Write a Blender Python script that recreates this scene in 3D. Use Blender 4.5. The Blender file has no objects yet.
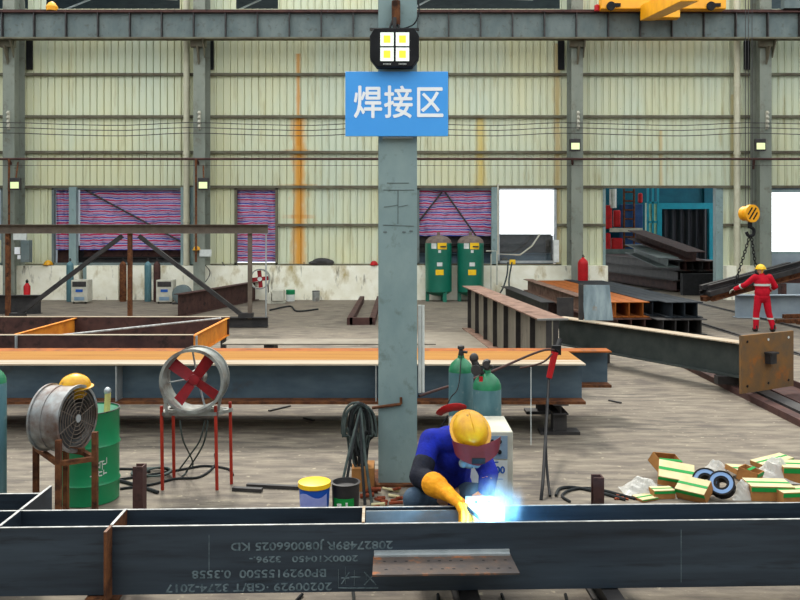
import bpy, math, random
from mathutils import Vector, Matrix
random.seed(7)
SC = bpy.context.scene; COL = SC.collection
V = Vector; PI = math.pi

# ------------------------------------------------------------------ measuring helpers
def P(px, py, Y): return V(((px-400)/800*Y, Y, 2.7-(py-230)/800*Y))
def GP(px, py):
    Y = 2160/(py-230); return V(((px-400)/800*Y, Y, 0))
def frame(d, up=V((0, 0, 1))):
    d = d.normalized()
    if abs(d.dot(up)) > .98: up = V((0, 1, 0))
    s = d.cross(up).normalized(); u = s.cross(d).normalized()
    return s, u

class B:
    """collects shapes in world coordinates"""
    def __init__(s): s.v = []; s.f = []
    def add(s, vs, fs):
        n = len(s.v); s.v += [V(a) for a in vs]; s.f += [tuple(i+n for i in f) for f in fs]; return s
    def box(s, x0, x1, y0, y1, z0, z1):
        return s.add([(x0,y0,z0),(x1,y0,z0),(x1,y1,z0),(x0,y1,z0),(x0,y0,z1),(x1,y0,z1),(x1,y1,z1),(x0,y1,z1)],
                     [(0,3,2,1),(4,5,6,7),(0,1,5,4),(1,2,6,5),(2,3,7,6),(3,0,4,7)])
    def cbox(s, c, d, M=None):
        M = M or Matrix.Identity(3); c = V(c); h = [k/2 for k in d]
        vs = [c+M@V((x*h[0], y*h[1], z*h[2])) for z in (-1,1) for x, y in ((-1,-1),(1,-1),(1,1),(-1,1))]
        return s.add(vs, [(0,3,2,1),(4,5,6,7),(0,1,5,4),(1,2,6,5),(2,3,7,6),(3,0,4,7)])
    def prism(s, poly, p, q, up=V((0, 0, 1))):
        p = V(p); q = V(q); a, u = frame(q-p, up); n = len(poly)
        vs = [p+a*x+u*z for x, z in poly]+[q+a*x+u*z for x, z in poly]
        return s.add(vs, [tuple(range(n))[::-1], tuple(range(n, 2*n))]+[(i, (i+1) % n, n+(i+1) % n, n+i) for i in range(n)])
    def hbeam(s, p, q, h, b, tw=.012, tf=.018, up=V((0, 0, 1))):
        poly = [(-b/2,-h/2),(b/2,-h/2),(b/2,-h/2+tf),(tw/2,-h/2+tf),(tw/2,h/2-tf),(b/2,h/2-tf),(b/2,h/2),(-b/2,h/2),(-b/2,h/2-tf),(-tw/2,h/2-tf),(-tw/2,-h/2+tf),(-b/2,-h/2+tf)]
        return s.prism(poly, p, q, up)
    def channel(s, p, q, h, b, t=.012, up=V((0, 0, 1)), side=1):
        poly = [(0,-h/2),(b*side,-h/2),(b*side,-h/2+t),(t*side,-h/2+t),(t*side,h/2-t),(b*side,h/2-t),(b*side,h/2),(0,h/2)]
        return s.prism(poly, p, q, up)
    def rect(s, p, q, w, h, up=V((0, 0, 1))):
        return s.prism([(-w/2,-h/2),(w/2,-h/2),(w/2,h/2),(-w/2,h/2)], p, q, up)
    def rod(s, p, q, r, r2=None, n=10):
        r2 = r if r2 is None else r2; p = V(p); q = V(q); a, u = frame(q-p)
        c = [(math.cos(2*PI*i/n), math.sin(2*PI*i/n)) for i in range(n)]
        vs = [p+(a*x+u*y)*r for x, y in c]+[q+(a*x+u*y)*r2 for x, y in c]
        return s.add(vs, [tuple(range(n))[::-1], tuple(range(n, 2*n))]+[(i, (i+1) % n, n+(i+1) % n, n+i) for i in range(n)])
    def path(s, pts, r, n=6, sub=6, closed=False):
        pts = [V(p) for p in pts]
        if sub > 1 and len(pts) > 2:
            out = []; L = len(pts)
            rng = range(L if closed else L-1)
            for i in rng:
                if closed: p0, p1, p2, p3 = pts[i-1], pts[i], pts[(i+1) % L], pts[(i+2) % L]
                else: p0, p1, p2, p3 = pts[max(i-1, 0)], pts[i], pts[i+1], pts[min(i+2, L-1)]
                for k in range(sub):
                    t = k/sub
                    out.append(.5*((2*p1)+(p2-p0)*t+(2*p0-5*p1+4*p2-p3)*t*t+(3*p1-p0-3*p2+p3)*t**3))
            if not closed: out.append(pts[-1])
            pts = out
        L = len(pts); vs = []; fs = []
        prev = None
        for i, p in enumerate(pts):
            d = (pts[(i+1) % L] if (closed or i < L-1) else p)-(pts[i-1] if (closed or i > 0) else p)
            if d.length < 1e-9: d = V((0, 0, 1))
            d.normalize()
            if prev is None: a, u = frame(d)
            else:
                a = (prev-d*prev.dot(d)).normalized(); u = a.cross(d)
            prev = a
            vs += [p+(a*math.cos(2*PI*k/n)+u*math.sin(2*PI*k/n))*r for k in range(n)]
        for i in range(L if closed else L-1):
            j = (i+1) % L
            fs += [(i*n+k, i*n+(k+1) % n, j*n+(k+1) % n, j*n+k) for k in range(n)]
        if not closed: fs += [tuple(range(n))[::-1], tuple((L-1)*n+k for k in range(n))]
        return s.add(vs, fs)
    def lathe(s, prof, c, M=None, n=32, close=True):
        M = M or Matrix.Identity(3); c = V(c); vs = []; fs = []
        for r, z in prof:
            vs += [c+M@V((r*math.cos(2*PI*k/n), r*math.sin(2*PI*k/n), z)) for k in range(n)]
        for i in range(len(prof)-1):
            fs += [(i*n+k, i*n+(k+1) % n, (i+1)*n+(k+1) % n, (i+1)*n+k) for k in range(n)]
        if close: fs += [tuple(range(n))[::-1], tuple((len(prof)-1)*n+k for k in range(n))]
        return s.add(vs, fs)
    def ring(s, ri, ro, z0, z1, c, M=None, n=40):
        prof = [(ri, z0), (ro, z0), (ro, z1), (ri, z1), (ri, z0)]
        return s.lathe(prof, c, M, n, False)
    def ell(s, c, r, M=None, n=16, m=10):
        prof = [(max(1e-4, math.cos(-PI/2+PI*i/m)), math.sin(-PI/2+PI*i/m)) for i in range(m+1)]
        M = M or Matrix.Identity(3)
        D = Matrix.Diagonal(V(r)).to_3x3()
        return s.lathe(prof, c, M@D, n, True)
    def cap(s, p, q, r1, r2):
        s.rod(p, q, r1, r2, 14); s.ell(p, (r1,)*3); s.ell(q, (r2,)*3); return s
    def sheet(s, fn, nu, nv, t=0.0, tdir=V((0, 1, 0))):
        vs = [V(fn(i/nu, j/nv)) for j in range(nv+1) for i in range(nu+1)]
        W = nu+1
        fs = [(j*W+i, j*W+i+1, (j+1)*W+i+1, (j+1)*W+i) for j in range(nv) for i in range(nu)]
        if t:
            n = len(vs); vs2 = [v+tdir*t for v in vs]
            f2 = [tuple(k+n for k in f[::-1]) for f in fs]; ed = []
            for i in range(nu): ed += [(i+1, i, i+n, i+1+n), (nv*W+i, nv*W+i+1, nv*W+i+1+n, nv*W+i+n)]
            for j in range(nv): ed += [(j*W, (j+1)*W, (j+1)*W+n, j*W+n), ((j+1)*W+nu, j*W+nu, j*W+nu+n, (j+1)*W+nu+n)]
            vs += vs2; fs += f2+ed
        return s.add(vs, fs)

def tag(o, label=None, cat=None, group=None, kind=None):
    if label: o['label'] = label
    if cat: o['category'] = cat
    if group: o['group'] = group
    if kind: o['kind'] = kind
    elif cat: o['kind'] = 'thing'
    return o
def thing(name, loc, label, cat, group=None):
    o = bpy.data.objects.new(name, None); COL.objects.link(o); o.location = loc; o.empty_display_size = .1
    return tag(o, label, cat, group)
def wloc(o):
    l = V((0, 0, 0))
    while o is not None: l += o.location; o = o.parent
    return l
def make(name, b, m, parent=None, smooth=False, bevel=0, label=None, at=None):
    off = wloc(parent) if parent else V((0, 0, 0))
    loc = V(at) if at is not None else (off if parent else V((0, 0, 0)))
    me = bpy.data.meshes.new(name)
    me.from_pydata([v-loc for v in b.v], [], b.f); me.update()
    import bmesh
    bm = bmesh.new(); bm.from_mesh(me); bmesh.ops.recalc_face_normals(bm, faces=bm.faces); bm.to_mesh(me); bm.free()
    if smooth:
        me.polygons.foreach_set('use_smooth', [True]*len(me.polygons)); me.set_sharp_from_angle(angle=math.radians(40))
    me.materials.append(m)
    o = bpy.data.objects.new(name, me); COL.objects.link(o)
    if parent: o.parent = parent
    o.location = loc-off
    if bevel:
        md = o.modifiers.new('b', 'BEVEL'); md.width = bevel; md.segments = 2; md.limit_method = 'ANGLE'
    if label: o['label'] = label
    return o
def solo(name, b, m, label, cat, group=None, at=None, smooth=False, bevel=0, kind=None):
    if at is None:
        xs = [v.x for v in b.v]; ys = [v.y for v in b.v]; zs = [v.z for v in b.v]
        at = V(((min(xs)+max(xs))/2, (min(ys)+max(ys))/2, min(zs)))
    return tag(make(name, b, m, None, smooth, bevel, None, at), label, cat, group, kind)
def struct(name, b, m, parent=None, smooth=False):
    o = make(name, b, m, parent, smooth); o['kind'] = 'structure'; return o
def dup(root, loc, label=None, group=None):
    r = root.copy(); COL.objects.link(r); r.location = loc
    if label: r['label'] = label
    if group: r['group'] = group
    for ch in list(root.children):
        c = ch.copy(); COL.objects.link(c); c.parent = r
        for g in ch.children:
            d = g.copy(); COL.objects.link(d); d.parent = c
    return r
def remesh(o, vox, it=6):
    m = o.modifiers.new('r', 'REMESH'); m.mode = 'VOXEL'; m.voxel_size = vox; m.use_smooth_shade = True
    m2 = o.modifiers.new('s', 'SMOOTH'); m2.iterations = it; m2.factor = .5
    dg = bpy.context.evaluated_depsgraph_get(); me = bpy.data.meshes.new_from_object(o.evaluated_get(dg))
    o.modifiers.clear(); o.data = me; return o
def text(name, body, size, m, parent, M, bold=0.0, ext=.001, fit=None, align='LEFT', xs=1.0):
    cu = bpy.data.curves.new(name, 'FONT'); cu.body = body; cu.size = size; cu.extrude = ext
    cu.align_x = align; cu.align_y = 'CENTER'; cu.resolution_u = 3
    t = bpy.data.objects.new(name, cu); COL.objects.link(t); dg = bpy.context.evaluated_depsgraph_get()
    m0 = bpy.data.meshes.new_from_object(t.evaluated_get(dg)); bpy.data.objects.remove(t)
    vs = [v.co.copy() for v in m0.vertices]; fs = [tuple(p.vertices) for p in m0.polygons]; bpy.data.meshes.remove(m0)
    if fit: xs = fit/max(v.x for v in vs)
    V2 = []; F2 = []
    for dx, dy in (((0, 0),) if not bold else ((0, 0), (bold, 0), (-bold, 0), (0, bold), (0, -bold))):
        n = len(V2); V2 += [V((v.x*xs+dx, v.y+dy, v.z+.00002*len(V2)/max(1, len(vs)))) for v in vs]; F2 += [tuple(k+n for k in f) for f in fs]
    me = bpy.data.meshes.new(name); me.from_pydata(V2, [], F2); me.update()
    me.transform(Matrix.Translation(-wloc(parent))@M); me.materials.append(m)
    o = bpy.data.objects.new(name, me); COL.objects.link(o); o.parent = parent; return o

# ------------------------------------------------------------------ materials
def srgb(c):
    return tuple((x/255/12.92 if x/255 <= .04045 else ((x/255+.055)/1.055)**2.4) for x in c)+(1,)
class MT:
    def __init__(s, name):
        s.m = bpy.data.materials.new(name); s.m.use_nodes = True; s.t = s.m.node_tree; s.p = s.t.nodes['Principled BSDF']
        s.co = s.n('ShaderNodeTexCoord').outputs['Object']
    def n(s, k, **kw):
        x = s.t.nodes.new(k)
        for a, b in kw.items(): setattr(x, a, b)
        return x
    def l(s, a, b): s.t.links.new(a, b)
    def noise(s, scale, detail=4, stretch=(1, 1, 1), lo=.35, hi=.65, rough=.6):
        mp = s.n('ShaderNodeMapping'); mp.inputs['Scale'].default_value = stretch; s.l(s.co, mp.inputs[0])
        nz = s.n('ShaderNodeTexNoise'); nz.inputs['Scale'].default_value = scale; nz.inputs['Detail'].default_value = detail
        nz.inputs['Roughness'].default_value = rough; s.l(mp.outputs[0], nz.inputs['Vector'])
        mr = s.n('ShaderNodeMapRange'); mr.inputs[1].default_value = lo; mr.inputs[2].default_value = hi; s.l(nz.outputs[0], mr.inputs[0])
        return mr.outputs[0]
    def mix(s, fac, a, b, mode='MIX'):
        x = s.n('ShaderNodeMix', data_type='RGBA', blend_type=mode)
        for i, q in ((0, fac), (6, a), (7, b)):
            if hasattr(q, 'links') or isinstance(q, bpy.types.NodeSocket): s.l(q, x.inputs[i])
            else: x.inputs[i].default_value = q
        return x.outputs[2]
    def math(s, op, a, b=0.0, clamp=False):
        x = s.n('ShaderNodeMath', operation=op, use_clamp=clamp)
        for i, q in enumerate((a, b)):
            if isinstance(q, bpy.types.NodeSocket): s.l(q, x.inputs[i])
            else: x.inputs[i].default_value = q
        return x.outputs[0]
    def xyz(s):
        x = s.n('ShaderNodeSeparateXYZ'); s.l(s.co, x.inputs[0]); return x.outputs
    def bump(s, h, strength=.3, dist=.01):
        b = s.n('ShaderNodeBump'); b.inputs['Strength'].default_value = strength; b.inputs['Distance'].default_value = dist
        s.l(h, b.inputs['Height']); s.l(b.outputs[0], s.p.inputs['Normal'])
    def fin(s, col, rough=.6, metal=0):
        if isinstance(col, bpy.types.NodeSocket): s.l(col, s.p.inputs['Base Color'])
        else: s.p.inputs['Base Color'].default_value = col
        s.p.inputs['Roughness'].default_value = rough; s.p.inputs['Metallic'].default_value = metal
        if metal < .2 and rough >= .5: s.p.inputs['Specular IOR Level'].default_value = .2
        return s.m
def mat(name, c, c2=None, scale=3, rough=.6, metal=0, stretch=(1, 1, 1), rust=None, rs=6, ra=(.55, .7), bump=0, rstretch=(1, 1, 1)):
    t = MT(name); col = srgb(c)
    if c2: col = t.mix(t.noise(scale, 5, stretch), srgb(c), srgb(c2))
    if rust: col = t.mix(t.noise(rs, 6, rstretch, ra[0], ra[1]), col, srgb(rust))
    if bump: t.bump(t.noise(30, 3), bump, .004)
    return t.fin(col, rough, metal)

M = {}
M['bluesteel'] = mat('dark mill scale steel', (66,84,98), (84,102,114), 2.2, .5, .25, (1,1,3), (74,62,52), 3, (.62,.85))
M['frontsteel'] = mat('black blue plate steel', (36,45,55), (56,68,79), 1.6, .48, .3, (.35,1,5), (26,32,38), 5, (.55,.75), 0, (.3,1,3))
M['cutedge'] = mat('bright cut plate edge', (190,190,186), (140,140,138), 14, .45, .3)
M['dark'] = mat('dark steel', (38,36,37), (60,56,54), 4, .6, .2)
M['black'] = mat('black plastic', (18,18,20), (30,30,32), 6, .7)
M['rubber'] = mat('black rubber cable', (28,30,32), (46,48,48), 8, .85)
M['greycable'] = mat('dirty grey green cable', (50,60,58), (78,86,82), 9, .85)
M['rust'] = mat('rusty steel', (84,50,34), (120,76,46), 6, .85, .1, (1,1,1), (52,34,26), 9, (.5,.7), .3)
M['brown'] = mat('brown primer steel', (64,44,42), (84,58,52), 4, .7, .1, (1,1,1), (44,34,32), 6)
M['brownrust'] = mat('rust brown flange', (110,84,72), (136,108,92), 5, .75, .1, (1,1,1), (80,56,44), 4, (.5,.7))
M['orange'] = mat('orange rust film on flange', (152,104,40), (168,120,58), 5, .9, 0, (.1,8,6), (112,66,28), 6, (.50,.66), 0, (.06,12,5))
M['orangeface'] = mat('bright orange rust face', (222,140,44), (196,112,36), 4, .7, 0, (1,1,1), (130,70,34), 6, (.6,.75))
M['blackbeam'] = mat('black beam', (24,28,33), (38,44,50), 3, .7, 0)
M['orangedeep'] = mat('fresh orange rust', (160,88,28), (130,70,26), 5, .75, .05, (1,1,1), (96,60,36), 5, (.58,.72))
M['paleflange'] = mat('pale dusty flange steel', (178,168,150), (156,140,118), 6, .85, 0, (.15,6,1), (140,94,50), 4, (.5,.7), 0, (.1,8,5))
M['greypaint'] = mat('grey green painted column', (122,142,142), (138,156,154), 2.5, .55, 0, (1,1,.6), (104,118,112), 7, (.58,.75), .1)
M['darkgrey'] = mat('grey painted steel', (92,104,104), (110,120,118), 2, .6, 0, (1,1,.5), (76,72,62), 5, (.55,.8))
M['wallcol'] = mat('dusty grey wall column', (118,124,114), (136,140,128), 1.5, .65, 0, (1,1,.3), (92,84,68), 3, (.55,.8))
M['chord'] = mat('brown grey truss chord', (98,86,76), (114,102,90), 4, .7, .1)
M['olivedark'] = mat('dark grey green steel', (56,62,60), (72,76,72), 3, .5, .15)
M['girderweb'] = mat('dusty grey brown web', (146,138,122), (126,118,104), 3, .6, .1, (2,2,.4), (84,70,60), 5, (.6,.8))
M['girt'] = mat('brownish grey girt', (112,110,92), (92,84,70), 2, .75)
M['conc'] = mat('kerb', (200,192,166), None)
M['white'] = mat('white enamel', (214,216,210), (190,192,186), 5, .5)
M['offwhite'] = mat('off white machine paint', (196,192,176), (172,168,152), 4, .55)
M['panelblue'] = mat('grey blue machine front', (110,132,150), (128,148,164), 4, .5)
M['blue'] = mat('sign blue', (66,158,236), (72,164,240), 2, .4)
M['bluetext'] = mat('blue print', (38,84,160), None)
M['signwhite'] = mat('sign white', (248,248,248), None, rough=.5)
M['stencil'] = mat('grey stencil paint', (112,126,130), (70,84,90), 30, .7)
M['tankgreen'] = mat('dark green tank paint', (14,94,74), (20,106,84), 1.5, .35)
M['dome'] = mat('dusty tank top', (96,84,76), (120,106,96), 6, .7)
M['cylgreen'] = mat('bright green cylinder shoulder', (18,104,66), (32,122,80), 9, .4, 0, (1,1,1), (90,120,90), 14, (.6,.75))
M['cylbody'] = mat('blue green scratched cylinder', (64,104,112), (92,128,134), 7, .45, 0, (1,1,.3), (120,140,140), 12, (.62,.75))
M['drumgreen'] = mat('green drum paint', (10,120,74), (18,136,84), 2, .4, 0, (1,1,1), (34,90,60), 9, (.62,.8))
M['drumin'] = mat('pale drum inside', (150,200,176), None, rough=.5)
M['yellow'] = mat('yellow plastic', (240,196,20), (226,176,20), 4, .4)
M['hatyellow'] = mat('scuffed yellow hard hat', (232,176,14), (206,142,20), 9, .4, 0, (1,1,1), (120,84,30), 16, (.62,.72))
M['craneyellow'] = mat('crane yellow', (246,172,8), (232,156,12), 2, .45)
M['red'] = mat('red paint', (190,28,34), (160,26,30), 4, .5)
M['fanred'] = mat('dusty red blades', (160,34,40), (124,34,40), 5, .55)
M['legred'] = mat('orange red legs', (170,50,34), (140,44,32), 8, .6)
M['galv'] = mat('galvanised sheet', (150,152,148), (176,178,172), 6, .38, .6, (1,1,1), (104,88,76), 4, (.52,.7))
M['galvrust'] = mat('rusty galvanised drum', (140,146,146), (166,168,166), 6, .38, .5, (1,1,1), (112,90,80), 3.5, (.42,.62))
M['galvclean'] = mat('galvanised rim', (160,166,168), (186,190,190), 6, .35, .5)
M['redsuit'] = mat('red overalls', (196,18,40), (168,14,34), 6, .85, 0, (1,1,1), None, bump=.4)
M['reflect'] = mat('silver reflective tape', (190,194,186), None, rough=.4)
M['jacket'] = mat('royal blue jacket', (28,44,168), (20,30,120), 6, .8, 0, (1,1,1), (16,20,70), 7, (.55,.75), .5)
M['sleeve'] = mat('black protective sleeve', (22,24,34), (34,36,48), 8, .8, bump=.4)
M['jeans'] = mat('grey blue trousers', (74,92,108), (56,72,90), 8, .85, bump=.4)
M['glove'] = mat('orange yellow leather glove', (236,160,28), (214,134,20), 12, .75, bump=.5)
M['skin'] = mat('skin', (196,150,122), None, rough=.55)
M['boot'] = mat('dark boots', (36,32,32), (52,46,44), 9, .7)
M['mask'] = mat('maroon welding shield', (104,24,38), (84,20,34), 7, .4)
M['resp'] = mat('grey respirator', (110,124,128), (90,100,104), 9, .6)
M['card'] = mat('brown cardboard', (168,118,66), (148,102,58), 8, .85)
M['cardcream'] = mat('cream printed cardboard', (198,186,146), (184,170,126), 5, .7)
M['cardgreen'] = mat('green printed stripe', (24,136,60), None, rough=.6)
M['spool'] = mat('pale blue spool highlight', (104,136,178), None, rough=.4)  # stands in for the highlight crescents on the dark spools
M['cyan'] = mat('cyan painted frame', (24,150,172), (30,136,160), 3, .5)
M['teal'] = mat('dark teal sheet', (10,84,104), (14,96,116), 2, .5)
M['machblue'] = mat('machine blue', (40,78,130), (28,58,104), 2, .5)
M['window_yg'] = mat('pale green machine window', (150,190,150), (120,170,140), 3, .4)
M['curtain'] = mat('dark strip curtain', (30,32,38), (52,52,58), 3, .5, 0, (3,3,.2))
M['roof'] = mat('dark blue grey roof sheet', (50,72,84), (66,88,98), 2, .6)
M['rooflight'] = mat('bright roof purlin', (190,200,204), None)
M['floorplate'] = mat('dusty steel plate', (136,128,114), (116,107,95), 2, .5, .15, (1,1,1), (98,78,60), 3, (.6,.8))
M['silverplate'] = mat('silver blue mill plate', (150,164,166), (110,126,132), 3, .4, .3, (3,3,.5), (150,112,70), 4, (.6,.78))
M['rustplate'] = mat('rust mottled base plate', (108,88,66), (134,96,56), 4, .7, .15, (1,1,1), (160,96,40), 3.2, (.55,.7), .2)
M['rustshelf'] = mat('rust mottled bracket', (70,64,62), (92,78,68), 6, .7, .15, (1,1,1), (150,88,48), 6, (.54,.68), .2)
M['bucketblue'] = mat('blue bucket wall', (28,80,170), None, rough=.5)
M['lav'] = mat('lavender label', (150,158,210), (130,140,200), 9, .6)
M['bag'] = mat('clear crumpled film', (214,212,204), (190,188,180), 20, .25)
M['silver'] = mat('steel shackle', (150,152,150), None, rough=.35, metal=.7)
M['pipewhite'] = mat('cream downpipe', (206,202,178), (188,182,156), 1.5, .5)
M['greensheet'] = mat('pale grey sheet', (150,160,166), (134,144,152), 2, .6)
M['outwhite'] = mat('pale building outside', (214,232,250), None)
M['dirt'] = mat('stick ochre', (200,190,120), (170,160,100), 9, .7)
M['debris'] = mat('rust red debris', (140,66,40), (96,50,36), 20, .9)

def m_led():
    t = MT('led chip yellow'); t.p.inputs['Emission Color'].default_value = srgb((255,226,40)); t.p.inputs['Emission Strength'].default_value = .75
    return t.fin(srgb((250,220,60)), .4)
M['led'] = m_led()
t = MT('lamp glass white'); t.p.inputs['Emission Color'].default_value = srgb((235,245,235)); t.p.inputs['Emission Strength'].default_value = .55
M['ledwhite'] = t.fin(srgb((235,240,230)), .3)
t = MT('far floodlight glass'); t.p.inputs['Emission Color'].default_value = srgb((230,245,150)); t.p.inputs['Emission Strength'].default_value = .35
M['lampfar'] = t.fin(srgb((230,240,190)), .3)
t = MT('welding arc'); t.p.inputs['Emission Color'].default_value = (.55, .85, 1, 1); t.p.inputs['Emission Strength'].default_value = 60
M['arc'] = t.fin((1, 1, 1, 1), .5)

# floor
t = MT('worn concrete floor')
c = t.mix(t.noise(.45, 6, (1, 1, 1), .35, .65), srgb((80,73,67)), srgb((108,98,87)))
c = t.mix(t.noise(3.5, 6, (.5, 2.2, 1), .40, .66), c, srgb((134,124,108)))
c = t.mix(t.noise(11, 5, (1, 1, 1), .62, .74), c, srgb((172,160,136)))
c = t.mix(t.noise(1.3, 7, (1, 1, 1), .56, .74), c, srgb((84,76,70)))
t.bump(t.noise(40, 4), .25, .004); M['floor'] = t.fin(c, .7)
# back wall sheeting with its rust streaks
t = MT('cream profiled sheeting'); X, Yv, Z = t.xyz()
c = t.mix(t.noise(.5, 4, (1, 1, .4)), srgb((216,214,176)), srgb((206,213,190)))
c = t.mix(t.noise(5, 5, (1.2, 1, .12), .56, .78), c, srgb((178,172,130)))
def streak(x, w, z0, z1, col, amt, c):
    d = t.math('ABSOLUTE', t.math('SUBTRACT', X, x)); nz = t.noise(5, 3, (1, 1, .4), .2, .8)
    f = t.math('SUBTRACT', 1.0, t.math('DIVIDE', d, t.math('MULTIPLY_ADD', nz, w) if False else t.math('MULTIPLY', t.math('ADD', nz, .45), w)), True)
    f = t.math('MULTIPLY', f, t.math('MULTIPLY', t.math('GREATER_THAN', Z, z0), t.math('LESS_THAN', Z, z1)))
    return t.mix(t.math('MULTIPLY', t.math('MULTIPLY', f, 1.25, True), amt), c, srgb(col))
c = streak(-3.95, .36, 1.2, 7.2, (216,150,50), .95, c)
c = streak(-3.98, .13, 6.0, 9.6, (206,136,40), .8, c)
for zz, ww in ((5.75, .75), (4.4, .9), (3.2, .7)): c = streak(-3.95, ww, zz-.05, zz+.10, (206,138,50), .6, c)
c = streak(3.15, .28, 4.3, 7.2, (214,184,84), .7, c)
c = streak(-.72, .2, 1.2, 6, (196,160,84), .6, c)
c = streak(6.15, .2, 1.2, 10, (190,150,70), .55, c)
c = streak(13.0, .12, 4.3, 8, (200,170,90), .5, c)
c = streak(10.2, .12, 4.3, 6.6, (200,160,80), .5, c)
dots = t.math('MULTIPLY', t.noise(7, 2, (1.6, 1, .8), .74, .77), t.math('GREATER_THAN', Z, 6.9))
c = t.mix(t.math('MULTIPLY', dots, .7), c, srgb((70,66,54)))
M['cladding'] = t.fin(c, .5)
# low concrete wall
t = MT('stained rendered wall'); X, Yv, Z = t.xyz()
c = t.mix(t.noise(2.2, 6), srgb((234,228,204)), srgb((248,244,226)))
c = t.mix(t.noise(1.6, 6, (1, 1, .5), .56, .74), c, srgb((172,150,92)))
c = t.mix(t.noise(4, 5, (1, 1, .25), .62, .75), c, srgb((120,112,92)))
M['conc'] = t.fin(c, .85)
# striped tarpaulin
t = MT('striped woven tarpaulin'); X, Yv, Z = t.xyz()
w = t.math('FRACT', t.math('MULTIPLY', t.math('ADD', Z, t.math('MULTIPLY', t.noise(1.1, 3, (1, 1, 1), 0, 1), .22)), 4.4))
cr = t.n('ShaderNodeValToRGB'); cr.color_ramp.interpolation = 'CONSTANT'; t.l(w, cr.inputs[0]); e = cr.color_ramp.elements
e[0].position = 0; e[0].color = srgb((176,44,84)); e[1].position = .26; e[1].color = srgb((172,168,192))
for p_, c_ in ((.42, (50,52,146)), (.60, (166,162,188)), (.70, (166,66,112)), (.82, (166,162,188))):
    x = e.new(p_); x.color = srgb(c_)
M['tarp'] = t.fin(t.mix(t.noise(2.5, 5, (1, 1, 1), .5, .85), cr.outputs[0], srgb((60,54,88))), .6)

# ------------------------------------------------------------------ setting
WY = 31.3
b = B(); b.box(-30, 30, -10, 66, -.3, 0); struct('floor', b, M['floor'])
def wx(px): return (px-400)/800*WY
def wz(py): return 2.7-(py-230)/800*WY
def corr(b, x0, x1, z0, z1, y=WY, per=.275):
    xs = []; x = math.floor(x0/per)*per
    while x < x1:
        for a, d in ((0, 0), (.19, 0), (.20, -.04), (.235, -.04), (.245, .05), (.262, .05), (.268, 0)): xs.append((x+a, y+d))
        x += per
    xs = [(x0, y)]+[q for q in xs if x0 < q[0] < x1]+[(x1, y)]
    n = len(xs); vs = [(x, yy, z) for z in (z0, z1) for x, yy in xs]+[(x, yy+.03, z) for z in (z0, z1) for x, yy in xs]
    fs = []
    for i in range(n-1):
        fs += [(i, i+1, n+i+1, n+i), (2*n+i+1, 2*n+i, 3*n+i, 3*n+i+1), (i+1, i, 2*n+i, 2*n+i+1), (n+i, n+i+1, 3*n+i+1, 3*n+i)]
    fs += [(0, n, 3*n, 2*n), (2*n-1, n-1, 3*n-1, 4*n-1)]
    b.add(vs, fs)
zt = wz(187.5); zs = wz(265); zb = 1.25; HT = 11.35
b = B()
corr(b, -20, 20, zt, HT)
for x0, x1 in ((-20, -16.6), (6, 53), (192, 235), (278, 417), (556, 605), (722, 766)):
    a0 = x0 if x0 < 0 else wx(x0); a1 = x1 if x1 < 0 else wx(x1)
    corr(b, a0, a1, zb, zt)
for x0, x1 in ((28, 46), (180, 236), (278, 395), (560, 600), (722, 765)): corr(b, wx(x0), wx(x1), HT, 13.2)
corr(b, wx(-30), wx(6), zb, wz(240))
struct('wall_back', b, M['cladding'])
# low rendered wall
b = B()
for x0, x1 in ((-80, 83), (91, 122), (126, 605), (722, 752)):
    b.box(wx(x0), wx(x1), WY-.45, WY+.12, 0, 1.32)
struct('trim_1', b, M['conc'])
# girts
b = B()
for py in (75, 117, 152.5, 187): b.box(-20, 20, WY-.16, WY-.04, wz(py)-.05, wz(py)+.05)
for x0, x1 in ((278, 417), (556, 605), (722, 766)): b.box(wx(x0), wx(x1), WY-.14, WY-.04, wz(225)-.05, wz(225)+.05)
for x0, x1 in ((6, 53), (192, 235), (278, 560)): b.box(wx(x0), wx(x1), WY-.2, WY-.02, 1.32, 1.38)
struct('trim_2', b, M['girt'])
# next hall: roof and its trusses, seen above the wall and through the openings
b = B()
n = 60
b.sheet(lambda u, v: (-26+52*u, 31.6+24*v, 12.9+.12*((int(v*n)) % 2)+2.0*v), 8, n, .05, V((0, 0, 1)))
struct('ceiling', b, M['roof'])
b = B()
for X0 in (-14.5, -7.2, 0, 6.6, 13):
    b.rod((X0, 32.5, 12.3), (X0+2.5, 34.5, 12.9), .05); b.rod((X0+5.4, 32.6, 12.1), (X0+2.6, 36, 13.2), .05)
    b.rod((X0-.3, 33, 11.4), (X0+1.9, 34.6, 13), .04)
struct('trim_3', b, M['rooflight'])
# windows
def window(nm, x0, x1, y0, y1, m=M['darkgrey'], glass=True):
    b = B(); a0, a1, z0, z1 = wx(x0), wx(x1), wz(y1), wz(y0); t_ = .09
    b.box(a0, a0+t_, WY-.12, WY+.05, z0, z1); b.box(a1-t_, a1, WY-.12, WY+.05, z0, z1)
    b.box(a0, a1, WY-.12, WY+.05, z1-t_, z1); b.box(a0, a1, WY-.12, WY+.05, z0, z0+t_)
    o = struct(nm, b, m)
    if glass:
        g = B(); g.box(a0+t_, a1-t_, WY, WY+.008, z0+t_, z1-t_); make('window_pane', g, M['glass'], o)
    return o
t = MT('thin window glass'); tr = t.n('ShaderNodeBsdfTransparent'); gl = t.n('ShaderNodeBsdfGlossy'); gl.inputs['Roughness'].default_value = .05
mx = t.n('ShaderNodeMixShader'); mx.inputs[0].default_value = .06; t.l(tr.outputs[0], mx.inputs[1]); t.l(gl.outputs[0], mx.inputs[2])
t.l(mx.outputs[0], t.t.nodes['Material Output'].inputs[0]); M['glass'] = t.m
window('window_1', 53, 184, 187.5, 265, glass=False); window('window_2', 235, 278, 187.5, 265, M['girt'], False)
window('window_3', 417, 497, 187.5, 265, glass=False); window('window_4', 497, 556, 187.5, 263, M['galvclean'])
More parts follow.
